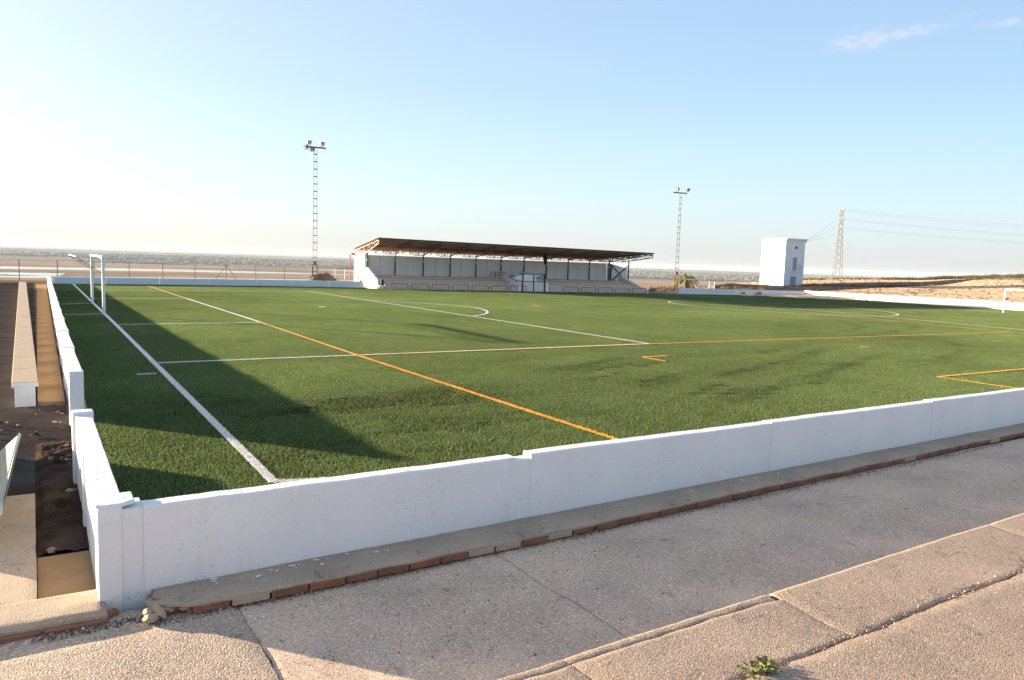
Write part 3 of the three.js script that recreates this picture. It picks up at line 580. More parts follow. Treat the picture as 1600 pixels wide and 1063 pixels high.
{ // weed in the joint and bits of litter
  const w = thing('weed', 'small leafy green weed growing in the terrace joint at the bottom', 'weed', [1.12, .432, 38.585]), r = rng(66), mats = [M.leafGreen, std({ color: rgb(.20, .21, .06) }), std({ color: rgb(.22, .11, .06) })];
  for (let i = 0; i < 46; i++) {
    const a = r() * 6.283, L = .04 + .06 * r(), rad = .01 + .05 * r(), wd = .010 + .010 * r(), rise = .01 + .03 * r(), pos = [];
    const prof = [[0, .15], [.35, .9], [.65, 1], [1, .06]], pt = (k, s) => { const [t, q] = prof[k]; return [rad + L * t, .008 + rise * Math.sin(t * 2.2) * 1.3, s * wd * q]; };
    for (let k = 0; k < 3; k++) { const A = pt(k, -1), B = pt(k, 1), C = pt(k + 1, -1), D = pt(k + 1, 1); pos.push(...A, ...C, ...B, ...B, ...C, ...D); }
    const m = part('leaf', tris(pos), mats[r() < .5 ? 0 : r() < .6 ? 1 : 2], w); m.rotation.y = a; m.scale.z = 1; m.position.x = (r() - .5) * .16; m.position.z = (r() - .5) * .03;
  }
  const w2 = thing('weed', 'tiny green sprig at the joint on the right edge', 'weed', [4.55, .45, 38.47]);
  for (let i = 0; i < 9; i++) { const m = part('leaf', tris([0, 0, -.006, .05, .05 * r() + .01, 0, 0, 0, .006]), mats[i % 2], w2); m.rotation.y = i * .7; }
}

// ------------------------------------------------------------------ left side: path, soil, bench, stones
{
  const asp = part('path', flat([[-40, 33.2], [-2.15, 33.2], [-2.15, 24.9], [-2.6, 24.5], [-2.55, -33], [-40, -33]], -.104), M.asphalt); setKind(asp, 'structure', 'dark asphalt path along the left of the white wall', 'path');
  const soil = part('soil_strip', grid(60, 260, (u, v) => { const x = lerp(-2.66, -2.18, u), z = lerp(28.0, 33.1, v); return [x, -.10 + .075 * fbm(x * 9, z * 9, 5, 350) * sstep(0, .08, v) * sstep(0, .2, u) + .035 * sstep(.6, .9, v) * sstep(1, .95, v), z]; }), M.soil); setKind(soil, 'structure', 'dark loose soil beside the white wall at the left', 'soil');
  const slabL = part('path_slab', slab(() => -5.5, (t) => -2.665 + .01 * (fbm(t * 9, 2, 3, 351) - .5), () => 31.12, () => 34.46, (x, z) => -.004 + .01 * (fbm(x * 3, z * 3, 3, 352) - .5), 60, 50, .12, .006), M.kerb); setKind(slabL, 'structure', 'concrete slab beside the dark soil at lower left', 'slab');
  const tanS = part('path_slab', slab(() => -2.655, () => -2.21, () => 33.12, () => 34.46, (x, z) => -.088 + .008 * (fbm(x * 5, z * 5, 3, 353) - .5), 12, 30, .1, .006), M.tan); setKind(tanS, 'structure', 'ochre concrete patch at the foot of the corner post', 'slab');
  const tan2 = part('path_strip', slab((t) => lerp(-2.36, -2.60, t), (t) => lerp(-1.72, -2.155, t), () => -28, () => 24.75, (x, z) => -.03 + .008 * (fbm(x * 2, z * 2, 3, 354) - .5), 6, 200, .12, .006), M.tan); setKind(tan2, 'structure', 'ochre concrete strip between bench and white wall', 'path');
  const r = rng(91); let src = null;
  const spots = []; for (let i = 0; i < 70; i++) { const n = r(); spots.push(n < .45 ? [-2.30 + .08 * r(), 28 + 5.0 * r(), .008 + .016 * r()] : n < .75 ? [-2.62 + .40 * Math.sqrt(r()), 27 + 6.0 * r(), .012 + .028 * r() * r()] : [-3.3 + 1.1 * r(), 24.6 + 3 * r(), .012 + .03 * r()]); }
  spots.push([-2.54, 33.06, .05], [-2.38, 29.5, .06], [-2.30, 31.0, .05]);
  const mats = [M.kerb, M.brick[1], M.bench, M.soil];
  spots.forEach(([x, z, s], i) => {
    const g = new THREE.DodecahedronGeometry(1, 0); g.scale(1.3, .6, .9);
    const m = part('stone', metric(g), mats[i % 4]); m.scale.setScalar(s); m.position.set(x, -.075 + s * .3, z); m.rotation.y = r() * 6; dress(m, 'small broken stone lying on the dark soil by the white wall', 'stone', 'stones scattered beside the left wall');
  });
}
{
  const b = thing('bench', 'long low concrete bench with whitewashed end beside the left path', 'bench', [-2.79, 0, 24.74], .0085), r = rng(14);
  for (let i = 0; i < 24; i++) { const z = -i * 1.98; part('seat_slab', box(-.215, .262, z - 1.972, .21, .352 + .006 * r(), z, .014), M.bench, b); }
  part('base', box(-.165, -.13, -47.3, .158, .262, -.012, .006), M.white, b);
  part('end_face', box(-.168, -.13, -.010, .16, .262, .004, .006), M.white, b);
  part('end_face', box(-.214, .264, .001, .209, .348, .007, .004), M.white, b);
}
{ // low wall just outside the left edge; its shade crosses the slab, the soil and the foot of the white wall
  const lw = thing('low_wall', 'low whitewashed block wall at the left beside the path slab', 'wall', [-3.75, 0, 0]);
  part('panel', wallPanel(28.0, 32.6, -.15, .62, .2, 91, 'z'), M.white, lw);
}
{ // tip of a pale board leaning into the frame at the left
  const p = thing('board', 'pale pointed sheet of board leaning in from the left edge', 'board', [-3.0, 0, 32.5]);
  const nrm = new THREE.Vector3(-0.862, 0.506, 0.035), P = [[-2.8, 0.713, 31.098], [-3.012, 0.393, 30.501], [-3.192, 0.12, 30.031], [-3.072, 0.12, 32.998], [-2.946, 0.341, 32.898], [-2.931, 0.399, 32.435]].map((q) => new THREE.Vector3(...q).sub(p.position)), pos = [];
  const Bk = P.map((q) => q.clone().addScaledVector(nrm, -.022)), face = (A, o) => { for (let i = 1; i + 1 < A.length; i++) pos.push(...A[0].toArray(), ...A[o ? i : i + 1].toArray(), ...A[o ? i + 1 : i].toArray()); };
  face(P, 1); face(Bk, 0); for (let i = 0; i < P.length; i++) { const k = (i + 1) % P.length; pos.push(...P[i].toArray(), ...Bk[i].toArray(), ...P[k].toArray(), ...P[k].toArray(), ...Bk[i].toArray(), ...Bk[k].toArray()); }
  part('sheet', metric(tris(pos)), std({ map: tex(256, (u, v) => { const n = fbm(u * 3, v * 40, 4, 160, 0), k = .85 + .35 * (n - .5); return lin(.60 * k, .54 * k, .42 * k); }, .8) }), p);
  const a = P[0].toArray(), b = P[5].toArray(), c = P[4].toArray(); part('edge_strip', [bar(a, b, .02), bar(b, c, .02)], std({ color: rgb(.42, .46, .40) }), p);
}

// ------------------------------------------------------------------ goals
{
  const g = thing('football_goal', 'white football goal standing on the left goal line', 'goal', [0, 0, 0]);
  for (const z of [3.72, -3.72]) part('post', box(-.06, 0, z - .06, .06, 2.44, z + .06, .02), M.paint, g);
  part('crossbar', box(-.06, 2.44, -3.78, .06, 2.56, 3.78, .02), M.paint, g);
  for (const z of [3.68, -3.68]) { part('net_arm', bar([-.06, 2.5, z], [-.98, 2.5, z], .05, 8), M.paint, g); part('brace', bar([-1.0, 2.47, z], [-.02, 1.78, z], .035, 6), M.galvRust, g); }
  part('net_bar', bar([-1.0, 2.5, -3.72], [-1.0, 2.5, 3.72], .05, 8), M.paint, g);
  const h = thing('football_goal', 'white football goal at the right edge in front of the bright wall', 'goal', [64.42, 0, 9.39], -.16);
  part('post', box(-.05, 0, -.05, .05, 1.84, .05, .015), M.paint, h); part('post', box(-.05, 0, 5.9, .05, 1.84, 6.0, .015), M.paint, h); part('crossbar', box(-.05, 1.84, -.05, .05, 1.94, 6.0, .015), M.paint, h);
  const q = thing('football_goal', 'small white goal frame beside the palm tree behind the wall', 'goal', [60.25, 0, -22.8], -.78);
  part('post', bar([0, -.1, 0], [0, 1.55, 0], .12), M.paint, q); part('post', bar([1.7, -.1, 0], [1.7, 1.5, 0], .09), M.paint, q); part('crossbar', bar([-.04, 1.5, 0], [1.74, 1.5, 0], .10), M.paint, q);
  const p1 = thing('white_post', 'thin white post left of a twin beyond the far wall', 'post', [62.26, 0, -20.8]); part('shaft', bar([0, -.1, 0], [0, 1.36, 0], .06, 6), M.paint, p1); part('base', box(-.1, -.1, -.1, .1, .0, .1), M.kerb, p1);
  copy(p1, [62.66, 0, -20.42], 0, 'thin white post right of its twin beyond the far wall');
}

// ------------------------------------------------------------------ grandstand
{
  const A = [24.3, 0, -24.2], yaw = -Math.atan2(5, 27.2), L = 27.66;
  const s = thing('grandstand', 'low grandstand with concrete steps, white back wall and rusty truss roof', 'grandstand', A, yaw);       // local x along the front, -z to the back
  const cu = [-.15, 2.62, 5.49, 8.31, 11.07, 13.82, 16.42, 19.02, 21.59, 24.15, 26.6, 29.05], WC = 6.3;
  // steps, left and right of the entrance
  const T0 = 13.75, T1 = 16.05;
  for (const [a, b] of [[.25, T0 - .16], [T1 + .16, 27.7]]) {
    [[0, .40], [1.55, .64], [3.1, .88], [4.65, 1.12]].forEach(([w, y], i) => part('seat_step', box(a, i ? y - .30 : -.2, -(i < 3 ? w + 1.62 : 7.0), b, y, -w, .015), M.standStep, s));
    part('riser_base', box(a + .02, -.2, -6.9, b - .02, .60, -1.7), M.standStep, s);
  }
  part('floor', box(T0, -.2, -6.7, T1, .02, 0), M.standStep, s);
  // entrance tunnel walls
  const side = (w0, y0, w1, y1, h0) => { const sh = new THREE.Shape([[0.15, -.2], [w1, -.2], [w1, y1], [w0, y0], [.15, h0]].map(([w, y]) => new THREE.Vector2(w, y))); const e = new THREE.ExtrudeGeometry(sh, { depth: .15, bevelEnabled: false }); e.rotateY(Math.PI / 2); return e; };
  for (const u of [T0 - .15, T1]) { const m = part('tunnel_wall', metric(side(.6, 1.0, 6.3, 1.9, .92)), M.standWhite, s); m.position.set(u, 0, 0); }
  part('gate_post', box(T1 + .16, -.2, -.16, T1 + .42, .92, .10, .01), M.standWhite, s);
  part('gate_post', box(T0 - .42, -.2, -.16, T0 - .16, .60, .10, .01), M.standWhite, s);
  // gate of dark tubes
  const gate = part('gate', [bar([T0, 0, .06], [T0, 1.72, .06], .11), bar([14.9, 0, .06], [14.9, 1.72, .06], .09), bar([T1, 0, .06], [T1, 1.72, .06], .11), bar([T0, 1.70, .06], [T1, 1.70, .06], .07), bar([T0, .98, .06], [T1, .98, .06], .06), bar([T0, 1.0, .06], [T0 - .55, 1.02, -.3], .05), bar([T0 - .55, 1.02, -.3], [T0 - 1.05, 1.35, -.9], .05), bar([T0, 1.66, .06], [T0 - 1.05, 1.38, -.9], .05), bar([T1, 1.62, .06], [15.1, 1.3, .0], .05), bar([15.1, 1.3, 0], [15.7, 1.0, .03], .05), bar([15.1, 1.32, 0], [T1, 1.34, .03], .04)], M.steelDark, s);
  part('gate_panel', box(T0 + .06, .02, .045, 14.85, .94, .065), M.gatePanel, s); part('gate_panel', box(14.95, .02, .045, T1 - .06, .94, .065), M.gatePanel, s);
  // back wall panels, two to a bay
  for (let i = 0; i < 10; i++) for (let k = 0; k < 2; k++) { const a = lerp(cu[i], cu[i + 1], k / 2) + (k ? .02 : .0), b = lerp(cu[i], cu[i + 1], (k + 1) / 2) - .02, top = lerp(3.06, 3.0, i / 10); part('wall_panel', box(a, .9, -7.02, b, top, -6.88, .008), M.standWhite, s); }
  part('tunnel_back', box(T0 + .005, -.2, -2.1, T1 - .005, 1.62, -1.9), M.standWhite, s);
  part('wall_core', box(.0, .9, -7.14, 26.5, 2.96, -7.03), M.standWhite, s);
  // end building on the left, lit by the sun
  part('end_wall', box(-.38, -.2, -12.2, -.16, 3.26, -6.45, .01), M.standWhite, s);
  part('back_block', box(-.15, -.2, -12.1, 26.55, 2.95, -7.16), M.standWhite, s);
  part('end_door', box(-.41, -.2, -10.4, -.385, 1.0, -9.3), M.galvRust, s);
  part('end_door', box(-.41, -.2, -8.6, -.385, 1.05, -7.7), M.bench, s);
  const stairShape = new THREE.Shape([[.25, -.2], [6.45, -.2], [6.45, 1.86], [5.8, 1.84], [1.1, .80], [.9, .2], [.3, .1]].map(([w, y]) => new THREE.Vector2(w, y))); const se = new THREE.ExtrudeGeometry(stairShape, { depth: .2, bevelEnabled: false }); se.rotateY(Math.PI / 2);
  part('stair_wall', metric(se), M.standWhite, s).position.set(-.22, 0, 0);
  part('dark_opening', box(.02, .12, -1.15, .24, .85, -.35), M.black, s);
  part('side_bin', box(-.25, -.1, -.25, .18, .32, .12, .03), M.paint, s);
  const rs = new THREE.Shape([[0, -.2], [6.3, -.2], [6.3, 1.75], [.5, .45], [0, .4]].map(([w, y]) => new THREE.Vector2(w, y))); const re = new THREE.ExtrudeGeometry(rs, { depth: .18, bevelEnabled: false }); re.rotateY(Math.PI / 2);
  part('stair_wall', metric(re), M.standWhite, s).position.set(27.75, 0, 0);
  // right end bay: grey wall with sloping lit top and cross bracing
  const ws = new THREE.Shape([[26.75, .9], [29.0, .9], [29.0, 2.48], [26.75, 3.02]].map(([u, y]) => new THREE.Vector2(u, y))), we = new THREE.ExtrudeGeometry(ws, { depth: .5, bevelEnabled: false });
  part('end_wall', metric(we), M.standWhite, s).position.z = -7.1;
  part('cross_brace', [bar([26.95, .98, -6.5], [29.0, 2.75, -6.4], .09), bar([26.95, 2.85, -6.5], [29.0, .98, -6.4], .09), bar([26.95, .98, -6.5], [26.95, 2.9, -6.5], .11)], M.steelDark, s);
  // columns
  cu.forEach((u, i) => { part('column', [box(u - .06, i === 0 ? .9 : .98, -WC - .06, u + .06, 2.62, -WC + .06), box(u - .05, 2.62, -WC - .05, u + .05, 3.28, -WC + .05)], M.steelDark, s); part('column_band', box(u - .065, 2.52, -WC - .065, u + .065, 2.66, -WC + .065), M.paint, s); });
  // roof: sloping sheet on purlins, trusses at every column
  const rx0 = -.45, rx1 = 28.3, fw = -.12, bw = 12.25, front = (u) => lerp(4.56, 4.14, u / 28), back = (u) => lerp(3.66, 3.44, u / 28), ry = (u, w) => lerp(front(u), back(u), (w - fw) / (bw - fw));
  const bays = [rx0, ...cu.slice(1, 11).map((u) => u - .1), rx1];
  for (let i = 0; i + 1 < bays.length; i++) {
    const a = bays[i], b = bays[i + 1] - .015, n = Math.ceil((b - a) / .09), pos = [], P = (q, w, dy) => { const u = lerp(a, b, q / n); return [u, ry(u, w) + .035 * (q % 2) + dy, -w]; };
    for (let q = 0; q < n; q++) for (const dy of [0, .03]) { const p0 = P(q, fw, dy), p1 = P(q + 1, fw, dy), p2 = P(q, bw, dy), p3 = P(q + 1, bw, dy); pos.push(...p0, ...p1, ...p2, ...p1, ...p3, ...p2); }
    part('roof_sheet', metric(tris(pos)), M.roof, s);
  }
  part('roof_edge', bar([rx0, front(0) + .02, -fw + .01], [rx1, front(28) + .02, -fw + .01], .10), M.steelDark, s);
  for (let k = 0; k < 11; k++) { const w = lerp(.15, 12.0, k / 10); part('purlin', bar([rx0, ry(0, w) - .075, -w], [rx1, ry(28, w) - .075, -w], .09), k === 5 || k === 6 ? M.rust : M.purlin, s); }
  cu.forEach((u0, i) => {
    const u = i === 11 ? 28.2 : i === 0 ? -.3 : u0, b = [], low = (w) => (w < WC ? lerp(ry(u, 0) - .42, 3.2, (w / WC)) : lerp(3.2, 3.2, 0)), hi = (w) => ry(u, w) - .15, N = 10, ws_ = Array.from({ length: N + 1 }, (_, k) => lerp(.1, 12.0, k / N));
    b.push(bar([u, hi(.0), 0], [u, hi(12.1), -12.1], .075), bar([u, low(.0), 0], [u, 3.2, -WC], .075), bar([u, 3.2, -WC], [u, 3.16, -12.0], .06), bar([u, low(0), .0], [u, hi(0), .0], .075));
    for (let k = 0; k < N; k++) { const w0 = ws_[k], w1 = ws_[k + 1]; b.push(bar([u, low(w1), -w1], [u, hi(w1), -w1], .045)); b.push(k % 2 ? bar([u, low(w0), -w0], [u, hi(w1), -w1], .045) : bar([u, hi(w0), -w0], [u, low(w1), -w1], .045)); }
    part('truss', b, i === 0 ? M.peach : i > 9 ? M.steelDark : M.trussBrown, s);
  });
  for (let i = 0; i < 10; i++) part('roof_bracket', [bar([cu[i] + .9, 3.3, -7.0], [cu[i] + .9, 3.62, -7.0], .05), bar([cu[i] + 1.7, 3.25, -7.0], [cu[i] + 1.7, 3.62, -7.0], .05), bar([cu[i] + .9, 3.28, -7.0], [cu[i] + 1.25, 3.6, -7.0], .04)], M.steelDark, s);
  // canopy post and board at the left back corner
  part('side_canopy', [bar([-.75, -.2, -12.6], [-.75, 3.12, -12.6], .10), box(-.8, 3.02, -12.7, .0, 3.22, -11.6)], M.rust, s);
  // black bundle hanging under the roof
  const bag = thing('hanging_net', 'black rolled net hanging from the grandstand roof above the gate', 'net', [A[0] + .9835 * 17.95 - .181 * -4.3, 0, A[2] + .181 * 17.95 - .9835 * 4.3]);
  const lathe = [[.02, 2.62], [.13, 2.72], [.12, 2.9], [.20, 3.1], [.17, 3.35], [.22, 3.6], [.12, 3.85], [.02, 3.95]].map(([a, y]) => new THREE.Vector2(a, y)), lg = new THREE.LatheGeometry(lathe, 12), lp = lg.attributes.position;
  for (let i = 0; i < lp.count; i++) lp.setXYZ(i, lp.getX(i) * (1 + .5 * (fbm(lp.getY(i) * 5, i % 13, 2, 400) - .5)) + .12 * (3.3 - lp.getY(i)) * .5, lp.getY(i), lp.getZ(i)); lg.computeVertexNormals();
  part('bundle', lg, M.black, bag); part('cord', bar([.10, 2.65, 0], [.16, 1.3, 0], .02), M.black, bag);
  // rail on the step beside the entrance
  const rail = thing('stair_rail', 'dark metal guard rail on the steps left of the entrance', 'railing', [A[0] + .9835 * 12.2 + .181 * 5, 1.12, A[2] + .181 * 12.2 - .9835 * 5], yaw);
  for (const x of [0, .55, 1.1, 1.55]) part('rail_post', bar([x, 0, 0], [x, .62, 0], .045), M.steelDark, rail); for (const y of [.32, .62]) part('rail', bar([0, y, 0], [1.55, y, 0], .04), M.steelDark, rail);
  // hooped barriers in front
  let hoop = null;
  const W2 = (u, w) => [A[0] + .98352 * u + .18079 * w, 0, A[2] + .18079 * u - .98352 * w];
  for (let i = 0, u = .6; u < 31; i++, u += 1.93) {
    if (u > 12.6 && u < 16) { u = 16.35 - 1.93 + 1.4; continue; }
    const p = W2(u, -.9);
    if (!hoop) { hoop = thing('crowd_barrier', 'dark tubular hoop barrier in front of the grandstand steps', 'barrier', p, yaw, 'hoop barriers along the front of the grandstand'); part('hoop', [bar([0, -.1, 0], [0, .50, 0], .06, 6), bar([0, .50, 0], [.06, .56, 0], .06, 6), bar([.06, .56, 0], [1.54, .56, 0], .06, 6), bar([1.54, .56, 0], [1.6, .5, 0], .06, 6), bar([1.6, .5, 0], [1.6, -.1, 0], .06, 6)], M.steelDark, hoop); part('foot', [box(-.07, -.02, -.07, .07, .045, .07), box(1.53, -.02, -.07, 1.67, .045, .07)], M.standStep, hoop); }
    else copy(hoop, p, yaw);
  }
}

// ------------------------------------------------------------------ floodlight towers
function tower(label, pos, H, heads, w0, w1, seed, turn) {
  const t = thing('floodlight_tower', label, 'floodlight', pos, turn), half = (y) => lerp(w0, w1, y / H) / 2, C = [[-1, -1], [1, -1], [1, 1], [-1, 1]];
  for (const [a, b] of C) { part('leg', bar([a * half(1.9), 1.9, b * half(1.9)], [a * half(H), H, b * half(H)], .038), M.galv, t); part('leg_base', bar([a * half(0) * 1.15, -.3, b * half(0) * 1.15], [a * half(1.9) * 1.1, 1.9, b * half(1.9) * 1.1], .085), M.galvRust, t); }
  for (let y = .6; y < H - .2; y += .69) { const h = half(y); C.forEach(([a, b], i) => { const [c, d] = C[(i + 1) % 4]; }); part('rung', C.map(([a, b], i) => { const [c, d] = C[(i + 1) % 4]; return bar([a * h, y, b * h], [c * h, y, d * h], .055); }), y < 2.2 ? M.galvRust : M.steelDark, t); }
  part('control_box', box(-.16, 1.9, half(2) + .02, .12, 2.3, half(2) + .22), M.galvRust, t);
  part('crossarm', bar([heads[0], H + .06, 0], [heads[1], H - .02, 0], .12), M.steelDark, t);
  heads[2].forEach(([x, y, z, tl, rot]) => {
    const h = new THREE.Group(); h.name = 'lamp_head'; h.position.set(x, H + y, z); h.rotation.set(tl, rot, 0, 'YXZ'); h.scale.setScalar(.86); t.add(h);
    const hs = [[-.24, .14], [.24, .14], [.16, -.16], [-.16, -.16]]; const sh = new THREE.Shape(hs.map(([p, q]) => new THREE.Vector2(p, q))), e = new THREE.ExtrudeGeometry(sh, { depth: .26, bevelEnabled: true, bevelSize: .02, bevelThickness: .02, bevelSegments: 1 }); e.translate(0, 0, -.26);
    part('housing', e, M.lampBody, h); part('lamp_glass', box(-.19, -.13, .022, .19, .12, .03), M.glass, h); part('bracket', [bar([-.27, 0, -.1], [-.27, -.3, -.1], .035), bar([.27, 0, -.1], [.27, -.3, -.1], .035), bar([-.27, -.3, -.1], [.27, -.3, -.1], .035)], M.steelDark, h);
  });
  return t;
}
tower('tall slim lattice floodlight tower with four lamps left of the grandstand', [20.4, 0, -31.4], 12.95, [-1.0, .95, [[-.55, .42, 0, .5, .5], [.65, .35, 0, .5, .5], [-.95, -.05, .1, .6, -.9], [-.28, -.22, .25, .5, .2]]], .38, .27, 1, -.30);
tower('slim lattice floodlight tower with two lamps between grandstand and palm', [62.1, 0, -26.0], 11.45, [-.85, .75, [[-.45, .45, 0, .4, -.8], [.95, .38, 0, .5, .9]]], .36, .19, 2, -.6);

// ------------------------------------------------------------------ fence, brush pile, white rails at the left of the stand
{
  const f = thing('fence', 'thin wire fence with grey posts beyond the far left wall', 'fence');
  const zf = (x) => -38 + .0 * x; let last = null;
  for (let x = -15; x < 23.5; x += 2.86) { part('post', bar([x, -.5, zf(x)], [x, 1.70, zf(x)], .075, 6), M.galvRust, f); if (last !== null) { part('top_rail', bar([last, 1.66, zf(last)], [x, 1.66, zf(x)], .05, 6), M.paint, f); for (const y of [.35, .8, 1.25]) part('wire', bar([last, y, zf(last)], [x, y, zf(x)], .012), M.galv, f); } last = x; }
  for (const s of [-1, 1]) part('brace', bar([13.6, 1.6, -37.95], [13.6 + s * 1.15, 0, -37.95], .06, 6), M.galvRust, f);
  const b = thing('brush_pile', 'brown heap of dry brush beside the foot of the left floodlight tower', 'brush pile', [22.6, -.1, -35.4]); b.scale.setScalar(1.2); const r = rng(44), tw = [], lump = [];
  for (let i = 0; i < 520; i++) { const a = r() * 6.28, q = Math.sqrt(r()), x = Math.cos(a) * q * 1.35, z = Math.sin(a) * q * .8, y = (1 - q * q) * 1.0 * (0.5 + .5 * r()) + .05, L = .25 + .4 * r(), d = [r() - .5, r() * .5 - .15, r() - .5]; tw.push(bar([x, y, z], [x + d[0] * L, y + d[1] * L + .05, z + d[2] * L], .03)); }
  part('twigs', tw, M.brush, b).userData.kind = 'stuff'; const dm = new THREE.SphereGeometry(1, 20, 10, 0, 6.283, 0, 1.57), dp = dm.attributes.position; for (let i = 0; i < dp.count; i++) { const k = .85 + .4 * fbm(dp.getX(i) * 3, dp.getZ(i) * 3 + dp.getY(i), 3, 410); dp.setXYZ(i, dp.getX(i) * 1.25 * k, dp.getY(i) * .95 * k, dp.getZ(i) * .75 * k); } dm.computeVertexNormals(); part('heap', dm, M.brush, b);
  const w = thing('white_rail', 'thin white tubular frame between brush pile and grandstand', 'railing', [23.6, 0, -35.0], -.3);
  for (const x of [0, 1.0]) part('post', bar([x, -.2, 0], [x, 1.55, 0], .06, 6), M.paint, w); part('rail', bar([-.3, .42, 0], [1.6, .38, 0], .05, 6), M.paint, w); part('rail', bar([-1.4, 1.42, 0], [3.6, 1.34, 0], .045, 6), M.paint, w);
  const w2 = thing('white_rail', 'small slanted grey frame leaning on the wall by the left tower', 'railing', [18.6, 0, -27.8], -.25);
  part('leg', bar([.2, 0, .35], [.55, .95, -.6], .05, 6), M.galv, w2); part('leg', bar([1.15, 0, .35], [1.15, .6, .2], .05, 6), M.galv, w2); part('rail', bar([-.5, .08, .42], [1.2, .08, .42], .05, 6), M.galv, w2);
}

// ------------------------------------------------------------------ transformer building, pylon, power lines
const X0 = 86.9, Z0 = -30.6;
{
  const b = thing('transformer_tower', 'tall white square building with grey door and window at right', 'building', [X0, 0, Z0], 0), w = 4.15, H = 7.25;      // local: x to the right, -z to the back
  const hole = (s, x0, y0, x1, y1) => { const p = new THREE.Path([[x0, y0], [x1, y0], [x1, y1], [x0, y1]].map(([x, y]) => new THREE.Vector2(x, y))); s.holes.push(p); };
  const fs = new THREE.Shape([[0, -.3], [w, -.3], [w, H], [0, H]].map(([x, y]) => new THREE.Vector2(x, y))); hole(fs, 1.42, .05, 2.72, 2.0); hole(fs, 1.72, 2.85, 2.62, 4.7); hole(fs, 2.02, 5.9, 2.62, 6.25);
  const fe = new THREE.ExtrudeGeometry(fs, { depth: .25, bevelEnabled: false }); fe.translate(0, 0, -.25); part('front_wall', metric(fe), M.whiteFar, b);
  part('side_wall', box(0, -.3, -w, .25, H, -.252), M.whiteFar, b); part('side_wall', box(w - .25, -.3, -w, w, H, -.252), M.whiteFar, b); part('back_wall', box(.252, -.3, -w, w - .252, H, -w + .25), M.whiteFar, b);
  part('roof', box(.05, H, -w + .05, w - .05, H + .06, -.05), M.whiteFar, b); part('cornice', box(-.02, H - .10, -.02, w + .30, H + .10, .18, .01), M.white, b);
  part('door', box(1.43, .05, -.2, 2.71, 1.99, -.13), M.doorGrey, b); const win = part('window', box(1.73, 2.86, -.22, 2.61, 4.69, -.16), M.doorGrey, b);
  for (let k = 0; k < 9; k++) part('slat', box(1.78, 2.95 + k * .19, -.16, 2.56, 3.07 + k * .19, -.12), M.galv, win);
  part('sill', box(1.5, 2.66, -.02, 2.9, 2.845, .16, .01), M.white, b); part('vent', box(2.03, 5.91, -.24, 2.61, 6.24, -.2), M.black, b); part('vent_bar', box(2.31, 5.9, -.19, 2.34, 6.25, -.16), M.doorGrey, b);
  part('balcony_rail', [bar([2.5, 3.1, .3], [3.35, 3.1, .3], .04), bar([2.5, 3.6, .3], [3.35, 3.6, .3], .04), bar([2.95, 3.1, .3], [2.95, 3.6, .3], .04), bar([3.35, 3.1, .3], [3.35, 3.6, .3], .04), bar([3.35, 3.6, .3], [3.35, 3.6, 0], .04), bar([3.35, 3.1, .3], [3.35, 3.1, 0], .04)], M.galv, b);
  part('wire_bracket', [bar([w, 6.95, -.4], [w + .75, 6.95, -.4], .07), bar([w, 6.75, -.4], [w + .55, 6.95, -.4], .05)], M.galvRust, b); for (let k = 0; k < 3; k++) part('insulator', new THREE.CylinderGeometry(.06, .06, .22, 8).translate(w + .3 + k * .2, 7.08, -.4), M.lampBody, b);
  part('patch', box(-.02, .55, -3.5, -.002, .95, -2.6), M.bench, b); part('plinth', box(-1.2, -.3, -6.2, -.004, .38, -.5, .05), M.bench, b);
}
const PY = [176.6, -86.0], armY = [18.95, 16.75, 14.5];
{
  const G = std({ color: rgb(.22, .22, .23), roughness: .6 });
  const p = thing('electricity_pylon', 'pale lattice electricity pylon with three crossarms on the crest', 'pylon', [PY[0], .6, PY[1]], .95), H = 18.6, C = [[-1, -1], [1, -1], [1, 1], [-1, 1]], half = (y) => y > 13.5 ? .42 : lerp(1.0, .40, y / 13.5);
  for (const [a, b] of C) part('leg', [bar([a * half(0), -.5, b * half(0)], [a * .42, 13.5, b * .42], .12), bar([a * .42, 13.5, b * .42], [a * .38, H, b * .38], .10)], G, p);
  const br = []; for (let y = .2, k = 0; y < H - .6; k++) { const st = Math.max(.8, half(y) * 1.3), y2 = Math.min(H, y + st), h0 = half(y), h1 = half(y2); C.forEach(([a, b], i) => { const [c, d] = C[(i + 1) % 4]; br.push(k % 2 ? bar([a * h0, y, b * h0], [c * h1, y2, d * h1], .055) : bar([c * h0, y, d * h0], [a * h1, y2, b * h1], .055)); }); y = y2; }
  part('bracing', br, G, p);
  armY.forEach((y) => { const yy = y - .6; part('crossarm', [bar([-1.75, yy, 0], [1.75, yy, 0], .14), bar([-1.75, yy + .02, 0], [0, yy + .45, 0], .08), bar([1.75, yy + .02, 0], [0, yy + .45, 0], .08)], G, p); for (const s of [-1.7, 1.7]) part('insulator', new THREE.CylinderGeometry(.07, .07, .5, 6).translate(s, yy - .3, 0), M.lampBody, p); });
}
function wire(label, a, b, sag, group) {
  const A = new THREE.Vector3(...a), B = new THREE.Vector3(...b), pts = []; for (let i = 0; i <= 24; i++) { const t = i / 24, v = A.clone().lerp(B, t); v.y -= sag * 4 * t * (1 - t); pts.push(v); }
  const m = part('power_line', new THREE.TubeGeometry(new THREE.CatmullRomCurve3(pts), 48, .017, 5), M.galv); dress(m, label, 'power line', group);
}
